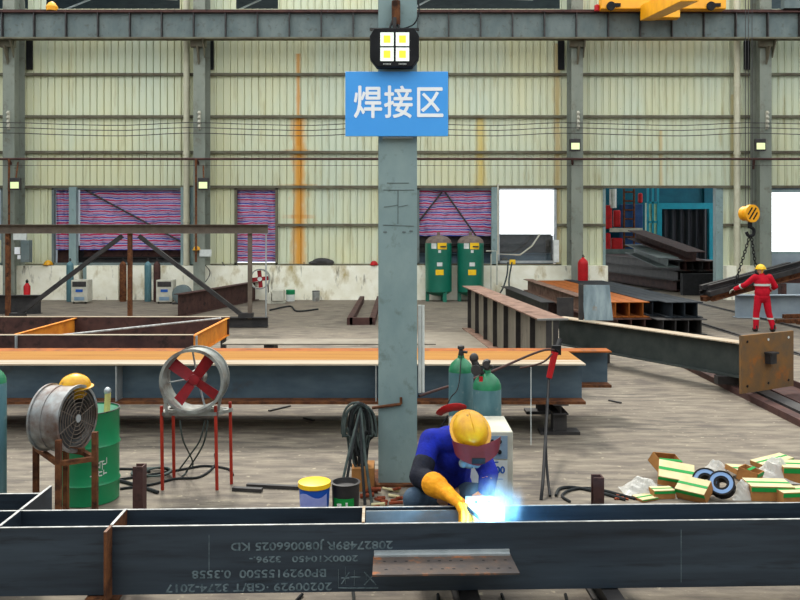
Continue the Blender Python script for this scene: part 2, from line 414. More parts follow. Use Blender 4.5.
window('window_5', 766, 815, 190, 254, M['greypaint']); window('window_6', -34, 5, 187.5, 265)
b = B(); b.box(wx(766), wx(830), WY-.12, WY+.05, 0, wz(254)); b.box(wx(766), wx(830), WY-.05, WY+.05, wz(190), zt)
struct('trim_4', b, M['greensheet'])
b = B(); b.box(wx(72), wx(79), WY-.3, WY-.05, 1.32, zt); b.box(wx(182), wx(194.5), WY-.2, WY-.02, 1.32, zt); b.box(wx(715), wx(722), WY-.1, WY+.2, 0, zt)
b.box(wx(605)-.1, wx(605), WY-.1, WY+.1, zb, zt); b.box(wx(491), wx(497.5), WY-.2, WY-.02, 1.32, zt); b.box(wx(86), wx(90), WY-.3, WY-.2, 0, 1.4)
struct('trim_5', b, M['bluegrey'] if 'bluegrey' in M else M['greypaint'])
for nm, bb in (('wall_left', (-22.2, -22, -9, 62)), ('wall_right', (22, 22.2, -9, 31.3)), ('wall_front', (-22, 22, -9.2, -9))):
    b = B(); b.box(*bb, 0, 12.4); struct(nm, b, M['greensheet'])

# tarps
def tarp(x0, x1, y0, y1, label, sag=.01):
    a0, a1, z0, z1 = wx(x0), wx(x1), wz(y1), wz(y0)
    b = B(); b.sheet(lambda u, v: (a0+(a1-a0)*u, WY+.09+.035*math.sin(u*17+v*3)+.05*math.sin(v*5+u*9)*u, z0+(z1-z0)*v-sag*math.sin(PI*u)*v*(v > .02)*(.4+.6*v)), 28, 14, .01)
    return solo('striped_tarpaulin', b, M['tarp'], label, 'tarpaulin', 'tarpaulins over the back wall openings', smooth=True)
tarp(55, 73, 188.5, 250, 'narrow strip of red and blue striped tarpaulin left of a blue-grey post', 0)
tarp(79, 182, 188.5, 250, 'widest striped tarpaulin, in the opening above the two grey welding machines', .015)
tarp(236.5, 276.5, 188.5, 262, 'narrow tall striped tarpaulin between rust streak and wall column', .0)
tarp(415, 492, 188.5, 236, 'striped tarpaulin above the two dark green tanks')
def brace(pts, lab, y=WY-.03):
    b = B()
    for (p, q) in pts: b.rod((wx(p[0]), y, wz(p[1])), (wx(q[0]), y, wz(q[1])), .035)
    solo('window_brace', b, M['dark'], lab, 'brace')
brace([((84, 189), (182, 242))], 'dark diagonal rod across the widest striped tarpaulin')
brace([((442, 192), (415, 226)), ((445, 192), (476, 236))], 'dark V-shaped rods over tarpaulin above the green tanks')
# stacks of stock behind the openings
k = 0
for (x0, x1, y0, y1, nm, mm) in ((80, 183, 249, 257, 'rusty beam lying outside below the widest tarpaulin', 'brown'),
        (80, 183, 257.5, 271, 'lower dark beam outside below the widest tarpaulin', 'dark'),
        (417, 553, 234, 244.5, 'dark stock beam on top, behind the two green tanks', 'dark'), (417, 553, 253, 264, 'dark stock beam lower down behind the green tanks', 'bluesteel'), (417, 553, 245, 252.5, 'slim dark stock beam sandwiched between two behind the green tanks', 'dark'), (53, 72, 249, 268, 'short end of dark beam below the narrow strip tarpaulin', 'brown'), (182, 192, 188, 262, 'dark', '')):
    if not mm: continue
    b = B(); z1 = wz(y0); z0 = wz(y1); k += 1
    yy = WY+.42+.0*k
    b.hbeam((wx(x0), yy, (z0+z1)/2), (wx(x1), yy, (z0+z1)/2), z1-z0-.02, .3)
    solo('stock_beam', b, M[mm], nm, 'beam')
b = B()
for x0 in (90, 172, 430, 540): b.box(wx(x0), wx(x0)+.12, WY+.36, WY+.5, 0, 1.12 if x0 < 400 else 1.3)
b.box(wx(82), wx(180), WY+.3, WY+.55, 1.0, 1.09); b.box(wx(418), wx(552), WY+.3, WY+.55, 1.27, 1.33)
b.box(wx(54), wx(193), WY+.62, WY+.66, 0, wz(246)); b.box(wx(416), wx(556), WY+.62, WY+.66, 0, wz(235.5))  # dark backing plates, added to block the bright gaps between stock beams
solo('storage_rack', b, M['dark'], 'dark rack carrying stock beams outside the window openings', 'rack')

# wall columns
def wall_column(px, w=16, loc_label=''):
    x = (px-400)/800*31.0
    r = thing('wall_column', (x, 30.68, 0), loc_label, 'column', 'wall columns')
    b = B(); b.hbeam((x, 30.68, 0), (x, 30.68, 13.2), .86, .44, .02, .03, V((0, 1, 0))); b.box(x-.27, x+.27, 30.2, 31.12, 0, .04)
    make('shaft', b, M['wallcol'], r)
    b = B(); b.box(x-.3, x+.28, 30.1, 30.28, 9.6, 9.95); b.prism([(0, 0), (.35, .65), (0, .65)], (x-.03, 30.2, 8.95), (x+.03, 30.2, 8.95)); b.prism([(-.0, 0), (.34, .6), (.34, .66), (-.05, .66)], (x+.2, 30.2, 9.2), (x+.24, 30.2, 9.2))
    make('corbel', b, M['girt'], r)
    b = B()
    for i in range(4): b.lathe([(.03, 0), (.06, .03), (.06, .08), (.03, .11)], (x+.02, 30.15, 6.55+i*.17), n=10)
    b.box(x-.02, x+.06, 30.17, 30.26, 6.5, 7.2); make('insulator_rack', b, M['offwhite'], r)
    return r
wcl = {18: 'grey wall column at the far left of the hall', 204: 'grey wall column with white notice, right of the widest tarpaulin', 573: 'grey wall column left of the doorway, behind the tall red cylinder',
       757: 'grey wall column behind the hook block', 388: 'wall column hidden behind the big blue sign column'}
for px in (18, 204, 573, 757): wall_column(px, 16, wcl[px])
b = B(); b.box(-20, 20, WY-.13, WY-.06, 0, 0); 
def panel_strip(px0, px1, m, nm, y0=0, y1=0):
    pass
# dark upper-column side strips
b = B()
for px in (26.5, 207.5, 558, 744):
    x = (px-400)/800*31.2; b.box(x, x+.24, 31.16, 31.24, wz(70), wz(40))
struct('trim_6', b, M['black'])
# downpipes
for px, lab in ((186.5, 'cream downpipe right of the widest tarpaulin'), (737, 'cream downpipe right of the doorway')):
    b = B(); x = (px-400)/800*30.95; b.rod((x, 30.95, 1.33 if px < 400 else 0), (x, 30.95, 13), .12, n=14)
    for z in (3, 5.6, 8.2): b.rod((x, 30.95, z), (x, 30.95, z+.12), .14, n=14)
    solo('downpipe', b, M['pipewhite'], lab, 'pipe', 'downpipes', smooth=True)
# column floodlights
def far_lamp(px, py, lab, arm=True):
    p = P(px, py, 29.9)
    r = thing('wall_floodlight', p, lab, 'floodlight', 'small floodlights on wall columns')
    b = B(); b.cbox(p, (.40, .14, .46)); make('housing', b, M['dark'], r, bevel=.02)
    b = B(); b.cbox(p+V((0, -.075, -.05)), (.31, .02, .24)); make('lamp_glass', b, M['lampfar'], r)
    b = B(); b.rod(p+V((0, .03, .2)), p+V((-.12, .45, .85)) if arm else p+V((0, .45, .1)), .03); make('bracket_arm', b, M['rust'], r)
far_lamp(15.5, 184, 'small floodlight on the far left wall column'); far_lamp(203.5, 184, 'small floodlight right of the widest tarpaulin')
far_lamp(575, 145, 'small floodlight on column left of the doorway', False); far_lamp(760, 145, 'small floodlight high above the hook block', False)
# conduit and wires along the wall
b = B(); z = P(0, 159, 30.12).z; b.rod((-20, 30.12, z), (20, 30.12, z), .045, n=8)
for px in (8, 196, 572, 754): b.rod(P(px, 159, 30.12), P(px, 168, 30.12)+V((.1, .3, 0)), .05)
solo('wall_conduit', b, M['brown'], 'long brown conduit running level across the whole back wall', 'pipe')
k = 0
for py, lab in ((121.5, 'topmost wire'), (126.5, 'second wire from the top'), (132, 'third wire from the top'), (165.5, 'lowest, faintest wire, below the brown conduit')):
    b = B(); pts = []
    for px in range(-60, 900, 62):
        ph = ((px+170) % 187)/187; pts.append(P(px, py+4*math.sin(PI*ph)*(py < 150), 30.08))
    b.path(pts, .016 if py < 150 else .01, 5, 3); solo('overhead_wire', b, M['dark'], lab+' strung along the cream back wall', 'wire')
for px, y0, y1, lab in ((9, 159, 300, 'far left'), (196, 159, 262, 'beside second wall column')):
    b = B(); b.rod(P(px, y0, 30.1), P(px, y1, 30.1), .04); solo('vertical_conduit', b, M['rust'], 'thin brown vertical conduit, '+lab, 'pipe')

# crane runway beam
RY = 29.95
r = thing('crane_runway_beam', (0, RY, P(0, 38, RY).z), 'long grey crane runway beam with brown flanges crossing near the top', 'crane beam')
z0 = P(0, 38, RY).z; z1 = P(0, 13, RY).z
b = B(); b.box(-20, 20, RY-.01, RY+.01, z0, z1); make('web', b, M['darkgrey'], r)
b = B(); b.box(-20, 20, RY-.2, RY+.2, z1-.02, z1+.03); b.box(-20, 20, RY-.05, RY+.05, z1+.03, z1+.12); make('top_flange', b, M['brown'], r)
b = B(); b.box(-20, 20, RY-.18, RY+.18, z0-.06, z0); make('bottom_flange', b, M['girt'], r)
s0 = None
for i in range(34):
    x = -19.6+i*1.19
    b = B(); b.box(x-.02, x+.02, RY-.17, RY, z0, z1-.02)
    if s0 is None: s0 = make('stiffener', b, M['dark'], r)
    else:
        c = s0.copy(); COL.objects.link(c); c.parent = r; c.location = s0.location+V((i*1.19, 0, 0))
# crane end carriage
p = P(659, 6, 29.7)
r = thing('overhead_crane', P(659, 12.5, 29.7), 'yellow overhead crane carriage on the runway beam, top right', 'crane')
a = P(598, 12.5, 29.8); c = P(721, 12.5, 29.8)
b = B(); b.box(a.x, c.x, 29.3, 29.7, a.z, a.z+1.0); make('end_carriage', b, M['craneyellow'], r, bevel=.03)
b = B(); q = P(648, 13, 29.2); q2 = P(690, -8, 24); b.rect(q, q2, .55, .55); b.cbox(P(666, 12, 29.3), (.9, .4, .5)); make('crane_girder', b, M['craneyellow'], r, bevel=.02)
for px in (611, 711):
    b = B(); w = P(px, 6, 29.25); b.lathe([(.16, -.04), (.16, .04)], w, Matrix.Rotation(PI/2, 3, 'X'), 20); b.box(w.x-.06, w.x+.35, w.y-.03, w.y+.03, w.z-.02, w.z+.1); make('buffer', b, M['black'], r, smooth=True)
b = B(); b.lathe([(.1, 0), (.1, .2), (.02, .25)], P(597, 11, 29.6), n=12); make('warning_lamp', b, M['red'], r)
b = B(); b.lathe([(.2, 0), (.22, .15), (.12, .3), (.05, .34)], P(52, 11, RY), n=14); solo('orange_beacon', b, M['craneyellow'], 'small orange beacon on the runway beam, top left', 'beacon', smooth=True)
b = B(); p = P(782, 13, 29.9); b.box(p.x, p.x+1.3, 29.7, 30, z1+.12, z1+.9); solo('electrical_cabinet', b, M['darkgrey'], 'dark blue-grey cabinet on the runway beam, top right corner', 'cabinet')

# ------------------------------------------------------------------ the big column with sign and floodlight
CY = 8.47; cs = 800/CY; cx = (397.7-400)/cs
r = thing('steel_column', (cx, CY+.2, 0), 'big grey-green steel column carrying the blue sign', 'column')
b = B(); b.hbeam((cx, CY+.2, 0), (cx, CY+.2, 6.3), .4, .41, .02, .02, V((0, 1, 0))); make('shaft', b, M['greypaint'], r)
b = B(); b.box(cx-.3, cx+.3, CY-.08, CY+.48, 0, .025); make('base_plate', b, M['rust'], r)
b = B(); a = P(384, 404, CY-.02); c = P(401, 404, CY-.02); b.rod(P(372, 408, CY-.03), c, .016); b.rod(c, c+V((0, 0, .07)), .014); make('hook_bar', b, M['rust'], r)
b = B(); b.rod(P(396, 1, CY-.05), P(396, 25, CY-.05), .045); make('conduit', b, M['rust'], r)
b = B(); b.path([P(418, 0, CY), P(419, 12, CY), P(414, 24, CY-.05), P(402, 29, CY-.08)], .008); make('cable', b, M['rubber'], r)
b = B(); z_ = 3.0
for (x0, y0, x1, y1) in ((387, 183, 409, 183), (383, 190, 414, 190), (398, 190, 398, 224), (384, 207, 392, 206), (392, 206, 398, 205), (398, 207, 408, 205), (383, 225, 414, 226)):
    b.rod(P(x0, y0, CY-.003), P(x1, y1, CY-.003), .004, n=4)
for q in ((385, 232), (404, 232), (411, 231)): b.ell(P(q[0], q[1], CY-.003), (.02, .004, .012))
make('chalk_sketch', b, M['darkgrey'], r)
r2 = thing('hanging_sign', P(396.5, 136, CY-.06), 'bright blue welding area sign with three white characters', 'sign')
a = P(345.5, 136.5, CY-.06); c = P(448, 72, CY-.06)
b = B(); b.box(a.x, c.x, CY-.09, CY-.06, a.z, c.z); make('sign_board', b, M['blue'], r2, bevel=.004)
b = B(); b.box(cx-.16, cx+.16, CY-.06, CY-.002, a.z-.02, a.z+.02); b.box(cx-.16, cx+.16, CY-.06, CY-.002, c.z-.02, c.z+.01); make('mounting_strip', b, M['silver'], r2)
for ch, px in (('焊', 368), ('接', 398.5), ('区', 429.5)):
    text('lettering', ch, .36, M['signwhite'], r2, Matrix.Translation(P(px, 104.5, CY-.093))@Matrix.Rotation(PI/2, 4, 'X'), .0055, .002, align='CENTER', xs=.86)
r3 = thing('floodlight', P(394.5, 66, CY-.15), 'large black floodlight with four yellow-centred lamps above the blue sign', 'floodlight')
p = P(394.5, 48.5, CY-.15); hw, hh = .255, .2
b = B(); oc = [(-hw,-hh*.55),(-hw*.72,-hh),(hw*.72,-hh),(hw,-hh*.55),(hw,hh*.6),(hw*.82,hh),(-hw*.82,hh),(-hw,hh*.6)]
b.prism(oc, p+V((0, .09, 0)), p-V((0, .05, 0))); make('housing', b, M['black'], r3, bevel=.01)
b = B(); b.box(p.x-.02, p.x+.02, p.y-.02, p.y+.16, p.z+hh-.02, p.z+hh+.12); b.box(p.x-hw, p.x+hw, p.y, p.y+.03, p.z+hh-.01, p.z+hh+.015)
for s in (-1, 1): b.rod(p+V((s*.06, .05, hh)), p+V((s*.02, .1, hh+.12)), .012)
make('bracket', b, M['dark'], r3)
for dx in (-.077, .083):
    for dz in (-.078, .078):
        b = B(); q = p+V((dx, -.055, dz+.005)); b.cbox(q, (.138, .012, .138)); o = make('lamp_lens', b, M['ledwhite'], r3)
        b = B(); b.cbox(q+V((0, -.008, 0)), (.07, .006, .075)); make('led_chip', b, M['led'], o)
b = B()
for dx in (-.077, .083):
    for k in range(6): b.cbox(p+V((dx-.035+k*.014, -.053, -.172)), (.008, .004, .012))
make('rating_mark', b, M['white'], r3)
b = B(); p0 = P(421, 305, CY+.1); p1 = P(421, 392, CY+.1); b.box(p0.x-.032, p0.x+.0, CY+.05, CY+.13, p1.z, p0.z); b.rod((p0.x+.018, CY+.09, p1.z), (p0.x+.018, CY+.09, p0.z), .02, n=12)
solo('cable_trunking', b, M['white'], 'pale white trunking fixed to right side of the big column', 'pipe')

# ------------------------------------------------------------------ main H-beams
def girder(x0, x1, yn, yf, zt_, h, label, tops, stiffs=(), end=None):
    yc = (yn+yf)/2; w = yf-yn
    r = thing('steel_h_beam', ((x0+x1)/2, yc, zt_-h), label, 'steel beam', 'long H-beams on trestles')
    b = B(); b.box(x0, x1, yn+.24, yn+.255, zt_-h+.02, zt_-.02); make('web', b, M['bluesteel'], r)
    b = B(); b.box(x0, x1, yn, yf, zt_-.02, zt_); make('top_flange', b, M[tops], r)
    b = B(); b.box(x0, x1, yn, yf, zt_-h, zt_-h+.035); make('bottom_flange', b, M['rust'], r)
    for sx in stiffs:
        b = B(); b.box(sx-.007, sx+.007, yn+.01, yn+.24, zt_-h+.02, zt_-.02); make('stiffener', b, M['galvclean'], r)
    return r
ZT = .94
yn1 = 1.76*800/(364-230)
girder(-8, 2.44, 10.5, 10.84, ZT, .53, 'front H-beam with pale top flange, passing behind the big column', 'paleflange', ((117-400)/800*10.55, (376-400)/800*10.55))
girder(-8, 2.44, 10.85, 11.62, ZT, .53, 'orange-topped H-beam right behind the pale-topped front beam', 'orange')
girder(-8, 3.08, 11.64, 11.95, ZT-.005, .53, 'rearmost orange-topped H-beam whose end juts out furthest right', 'orangedeep')
# narrow dark underside edge strip (near flange edge)
def trestle(x, yn, yf, h, label):
    r = thing('trestle', (x, (yn+yf)/2, 0), label, 'trestle', 'dark trestles')
    b = B(); b.hbeam((x, yn, h-.07), (x, yf, h-.07), .14, .2); make('top_bar', b, M['dark'], r)
    for y in (yn+.15, yf-.15):
        b = B(); b.hbeam((x, y, .04), (x, y, h-.14), .16, .18, up=V((0, 1, 0))); b.box(x-.26, x+.26, y-.12, y+.12, 0, .04); make('leg', b, M['dark'], r)
trestle((558-400)/800*10.7, 10.5, 12.0, .41, 'dark steel trestle under the right end of the long beams')
trestle(-6.9, 10.5, 12.0, .41, 'dark steel trestle under the far left of the long beams')
# steel plate with pale edge behind
b = B(); b.box(-2.97, .6, 13.36, 13.98, .78, .8); solo('steel_plate', b, M['floorplate'], 'narrow pale steel sheet lying level behind the long beams, left of the column', 'steel plate')
for x in (-2.2, -.2):
    b = B(); b.box(x-.08, x+.08, 13.4, 13.9, 0, .78); solo('support_block', b, M['dark'], 'dark support block under the %s of the narrow pale steel sheet' % ('left part' if x < -1 else 'right part'), 'support')
# rectangular frame on the left
r = thing('welded_steel_grid', (-5.5, 14.3, 0), 'open rectangular steel frame with orange cross pieces, left of the long beams', 'steel frame')
yn, yf = 12.9, 15.6; zf = 1.0
for nm, y in (('front_rail', yn), ('rear_rail', yf)):
    b = B(); b.box(-10, -3.33, y-.02, y+.0, zf-.36, zf); make(nm, b, M['brown'], r)
    b = B(); b.box(-10, -3.33, y-.025, y+.07, zf, zf+.012); make('flange_edge', b, M['paleflange'], r)
for x in (-3.38, -6.35):
    b = B(); b.channel((x, yn, zf-.18), (x, yf, zf-.18), .34, .06); make('cross_piece', b, M['orangeface'], r)
b = B(); b.rod((-5.6, yn+.1, zf-.02), (-3.45, yf-.2, zf+.0), .018); make('tie_rod', b, M['cutedge'], r)
for x in (-9.5, -6.25, -3.42):
    for y in (yn+.05, yf-.1):
        b = B(); b.box(x-.05, x+.05, y-.04, y+.04, 0, zf-.3); make('leg', b, M['dark'], r)
for (px, y) in ((17, yn-.03), (197, yn-.03)):
    b = B(); xx = (px-400)/800*y; b.box(xx-.012, xx+.012, y-.05, y, zf-.36, zf); make('stiffener', b, M['galvclean'], r)

# truss frame
TY = 22.2
def T(px, py): return P(px, py, TY)
r = thing('steel_truss', T(130, 327)*1.0, 'tall brown steel truss with diagonal braces and rusty posts, standing on left', 'truss')
b = B(); b.hbeam(T(-60, 229), T(268, 229), .25, .25); make('top_chord', b, M['chord'], r)
for px, y1, w in ((8, 317, 'rust'), (130, 320, 'rust'), (250, 319, 'chord')):
    b = B(); b.rect(T(px, 233), T(px, y1), .11, .11, V((0, 1, 0))); make('post', b, M[w], r)
b = B(); b.rect(T(122, 236), T(18, 315), .11, .11); make('diagonal_brace', b, M['dark'], r)
b = B(); b.rect(T(139, 236), T(246, 318), .11, .11); make('diagonal_brace', b, M['dark'], r)
b = B(); b.hbeam(T(-60, 322), T(268, 322), .27, .25); make('bottom_chord', b, M['dark'], r)
b = B(); b.rod(T(266, 233), T(266, 318), .02); make('end_rod', b, M['galvclean'], r)
for px in (18, 246):
    b = B(); b.cbox(T(px, 315), (.4, .2, .12)); make('gusset', b, M['dark'], r)

# ------------------------------------------------------------------ back-left clutter
def welder_machine(px, py0, py1, Y, lab):
    a = P(px-8, py1, Y); c = P(px+8.5, py0, Y); z0 = max(0, a.z)
    r = thing('welding_machine', ((a.x+c.x)/2, Y+.25, 0), lab, 'welding machine', 'small welding machines by the low wall')
    b = B(); b.box(a.x, c.x, Y, Y+.5, .06, c.z); make('cabinet', b, M['offwhite'], r, bevel=.02)
    b = B(); b.box(a.x+.05, c.x-.05, Y-.01, Y, c.z-.25, c.z-.06); make('control_panel', b, M['dark'], r)
    b = B(); b.cbox(((a.x+c.x)/2, Y-.01, c.z*.55), (.26, .01, .1)); make('badge', b, M['bluetext'], r)
    b = B(); b.box(a.x+.12, c.x-.12, Y-.012, Y, .12, .25); make('vent_grille', b, M['panelblue'], r)
    for s in (a.x+.08, c.x-.08):
        b = B(); b.lathe([(.06, -.02), (.06, .02)], (s, Y+.06, .06), Matrix.Rotation(PI/2, 3, 'Y'), 12); make('wheel', b, M['black'], r)
welder_machine(79, 280, 301, 29.3, 'small off-white welding machine at the low wall, left one')
welder_machine(164, 280, 301, 29.3, 'small off-white welding machine at the low wall, beside the grey blower')
def cylinder(x, y, h, rad, mb, ms, lab, grp, cap_='dark', valve=True, cat='gas cylinder'):
    r = thing('gas_cylinder', (x, y, 0), lab, cat, grp)
    b = B(); b.lathe([(rad*.9, 0), (rad, .03), (rad, h-rad*1.1)], (x, y, 0), n=28); make('body', b, M[mb], r, True)
    b = B(); hs = h-rad*1.1; b.lathe([(rad*1.002, hs), (rad*.97, hs+rad*.3), (rad*.8, hs+rad*.65), (rad*.5, hs+rad*.95), (rad*.28, hs+rad*1.1), (rad*.26, hs+rad*1.3)], (x, y, 0), n=28); make('shoulder', b, M[ms], r, True)
    if valve:
        b = B(); z = h+rad*.1; b.lathe([(.022, z), (.03, z+.02), (.02, z+.07), (.035, z+.08), (.035, z+.11), (.01, z+.12)], (x, y, 0), n=12); b.rod((x, y, z+.05), (x+.06, y-.03, z+.05), .014); make('valve', b, M[cap_], r, True)
    return r
for px, lab, m1 in ((70, 'slim grey-green gas cylinder left of the left small welding machine', 'cylbody'), (123, 'slim brown gas cylinder beside the post gap in the low wall', 'rust'), (148, 'grey-green gas cylinder just left of the right small welding machine', 'cylbody'), (157, 'brownish gas cylinder directly behind the right small welding machine', 'brown')):
    x = (px-400)/800*30.2; cylinder(x, 30.2, 1.5, .13, m1, m1, lab, 'gas cylinders at the low wall')
p = GP(182, 304); r = thing('blower', p, 'round grey blower beside the right small welding machine', 'blower')
b = B(); b.lathe([(.2, 0), (.34, .04), (.34, .3), (.2, .34)], p+V((0, .2, .36)), Matrix.Rotation(PI/2, 3, 'X'), 24); make('casing', b, M['darkgrey'], r, True)
b = B(); b.box(p.x-.3, p.x+.3, p.y-.2, p.y+.2, 0, .06); make('foot', b, M['dark'], r)
b = B(); b.box(p.x+.3, p.x+.5, p.y-.05, p.y+.1, .06, .3); make('motor', b, M['red'], r)
# brown steel beam slanted on floor
b = B(); a = GP(178, 317); c = GP(232, 308); b.hbeam(V((a.x, a.y, .36)), V((c.x+.3, c.y+3.5, .36)), .7, .3); solo('brown_beam', b, M['brown'], 'dark red-brown beam lying on floor between truss diagonal and low wall', 'steel beam')
b = B(); a = P(-10, 300, 25.6); b.hbeam((a.x-2, 25.8, .3), ((38-400)/800*25.6, 25.8, .3), .6, .3); solo('dark_beam', b, M['dark'], 'dark beam on floor at the far left, behind the rusty post', 'steel beam')
# hard hats
def hat(name, c, sc, lab, tilt=(0, 0, 0), m='hatyellow', parent=None):
    from mathutils import Euler
    R = Euler(tilt).to_matrix()
    r = thing(name, c, lab, 'hard hat') if parent is None else parent
    b = B(); D = R@Matrix.Diagonal(V((.115*sc, .14*sc, .12*sc)))
    prof = [(math.cos(a_*PI/24), math.sin(a_*PI/24)) for a_ in range(0, 12)]+[(.02, 1)]
    b.lathe(prof, c, D, 28); b.ell(c, (.016*sc, .132*sc, .127*sc), R, 8, 24)
    o = make('shell' if parent is None else 'hard_hat', b, M[m], r, True)
    b = B(); b.lathe([(1.0, -.03), (1.12, -.02), (1.12, .03), (1.0, .06)], c, R@Matrix.Diagonal(V((.118*sc, .145*sc, .12*sc))), 28)
    b.sheet(lambda u, v: V(c)+R@V(((u-.5)*.2*sc, -.14*sc-(.075*sc)*v*math.cos((u-.5)*2.4), -.005+.0*v)), 8, 3, .006, R@V((0, 0, 1)))
    make('brim', b, M[m], o if parent is not None else r, True)
    return r
hat('hard_hat', V((P(48, 260, 31).x, 31.02, 1.36)), 1.4, 'yellow hard hat on the low wall ledge, left')
hat('hard_hat', P(197, 250, 30.3), 1.3, 'yellow hard hat hanging on wall column beside the white notice')
hat('hard_hat', V((P(374, 260, 31).x, 31.03, 1.35)), 1.3, 'small red hard hat on the ledge just left of the big column', m='red')
b = B(); b.ell(P(322, 261.5, 31.02), (.38, .1, .14)); b.ell(P(315, 263, 31.02), (.25, .09, .09)); b.ell(P(329, 262.5, 31.02), (.2, .1, .12)); solo('dark_bag', b, M['dark'], 'dark crumpled bag on the low wall ledge left of the big column', 'bag', smooth=True)
# notices, boxes, extinguisher
b = B(); q = P(205.5, 253, 30.2); b.cbox(q, (.45, .02, .26)); solo('notice', b, M['white'], 'white notice on the wall column with yellow hard hat', 'notice')
b = B(); q = P(20, 236, 30.2); b.cbox(q, (.5, .05, .3)); solo('notice', b, M['white'], 'white box just below the truss chord at far left column', 'notice')
b = B(); b.box(*[P(26, 0, 30.4).x, P(34.5, 0, 30.4).x], 29.95, 30.24, P(0, 262, 30.4).z, P(0, 240, 30.4).z); solo('switch_box', b, M['darkgrey'], 'grey switch box on the far left wall column', 'switch box', bevel=.02)
b = B(); b.box(P(17, 0, 30.4).x, P(22.5, 0, 30.4).x, 30.2, 30.24, P(0, 254, 30.4).z, P(0, 247, 30.4).z); b.box(P(20, 0, 30.4).x, P(24, 0, 30.4).x, 30.2, 30.24, P(0, 259, 30.4).z, P(0, 255, 30.4).z); solo('notice', b, M['signwhite'], 'two small white stickers low on the far left wall column', 'notice')
p = P(27, 296, 29.8); p.z = 0; r = thing('fire_extinguisher', p, 'red fire extinguisher at foot of far left wall column', 'fire extinguisher')
b = B(); b.lathe([(.1, 0), (.12, .02), (.12, .6), (.05, .72)], p, n=16); make('body', b, M['red'], r, True)
b = B(); b.lathe([(.04, .72), (.05, .8), (.02, .86)], p, n=10); make('nozzle', b, M['black'], r)
# wall fan
p = P(260, 279, 29.9); p = V((p.x, 29.9, p.z))
r = thing('small_fan', V((p.x, 29.9, 0)), 'small round fan with red blades beside the truss end rod', 'fan')
Rx = Matrix.Rotation(PI/2, 3, 'X')
b = B(); b.ring(.34, .38, -.12, .12, p, Rx); make('fan_ring', b, M['galv'], r)
for i in range(4):
    b = B(); a_ = i*PI/2+.1; d = V((math.cos(a_), 0, math.sin(a_))); b.rect(p+d*.04, p+d*.32, .02, .15, V((0, 0, 1)).cross(d) if False else V((0, 1, 0)).cross(d)); make('blade', b, M['fanred'], r)
b = B(); b.lathe([(.08, -.1), (.08, .08)], p, Rx, 16); make('hub', b, M['white'], r)
for s in (-1, 1):
    b = B(); b.rod(p+V((s*.3, 0, -.2)), V((p.x+s*.32, 29.9, 0)), .025); make('leg', b, M['dark'], r)
# cans
def can(px, py, h, rad, mb, lab, mt=None, cat='can'):
    p = GP(px, py); r = thing('paint_can', p, lab, cat, 'cans on the floor by the low wall')
    b = B(); b.lathe([(rad*.95, 0), (rad, h*.6 if mt else h)], p, n=20); make('body', b, M[mb], r, True)
    b = B(); b.lathe([(rad, h*.6 if mt else h-.01), (rad*1.03, h*.6+.01 if mt else h), (rad*1.03, h), (rad*.9, h+.01)], p, n=20); make('rim', b, M[mt or 'dark'], r, True)
can(290.5, 301, .42, .17, 'white', 'can with green top on floor beside low wall', 'drumgreen')
can(316, 301, .38, .15, 'galv', 'grey metal can on floor, right of the green topped can')
b = B(); p = GP(278, 304); b.box(p.x-.22, p.x+.2, p.y, p.y+.4, .1, .5); b.box(p.x-.4, p.x-.25, p.y, p.y+.3, 0, .4); b.box(p.x-.3, p.x+.25, p.y+.05, p.y+.1, 0, .1); b.box(p.x-.3, p.x+.25, p.y+.3, p.y+.35, 0, .1); solo('pump_unit', b, M['offwhite'], 'off-white boxy pump between small fan and green topped can', 'pump', bevel=.02)
b = B(); a = GP(270, 311); c = GP(318, 310); b.path([a+V((0, 0, .03)), GP(290, 307)+V((0, 0, .03)), GP(297, 312)+V((0, 0, .03)), c+V((0, 0, .03))], .03); solo('floor_cable', b, M['rubber'], 'black cable on the floor in front of the green topped can', 'cable')
b = B(); b.rod(P(304, 262, 31.05), P(304, 298, 31.05), .015); solo('thin_rod', b, M['dark'], 'thin dark rod leaning on low wall right of green topped can', 'rod')
for i, (pts, lab) in enumerate((([(236, 262), (238, 275), (226, 290), (206, 301)], 'thin black cable drooping on low wall, left of the small fan'), ([(222, 262), (236, 285), (243, 299)], 'thin cable running down the low wall next to narrow tarpaulin'), ([(203, 263), (210, 272), (205, 282), (195, 286)], 'thin cable looping off the wall column with white notice'))):
    b = B(); b.path([P(x, y, 30.9 if i < 2 else 30.4) for x, y in pts], .018); solo('wall_cable', b, M['dark'], lab, 'cable')
# channel on floor
b = B(); a = GP(361, 325); c = GP(377, 300); 
for dx in (-.32, .32): b.box(a.x+dx-.08, a.x+dx+.08, a.y, a.y+7.5, 0, .2)
b.box(a.x-.32, a.x+.32, a.y, a.y+.15, 0, .2); solo('floor_channel', b, M['brown'], 'low dark channel frame on floor just left of the big column', 'steel channel')

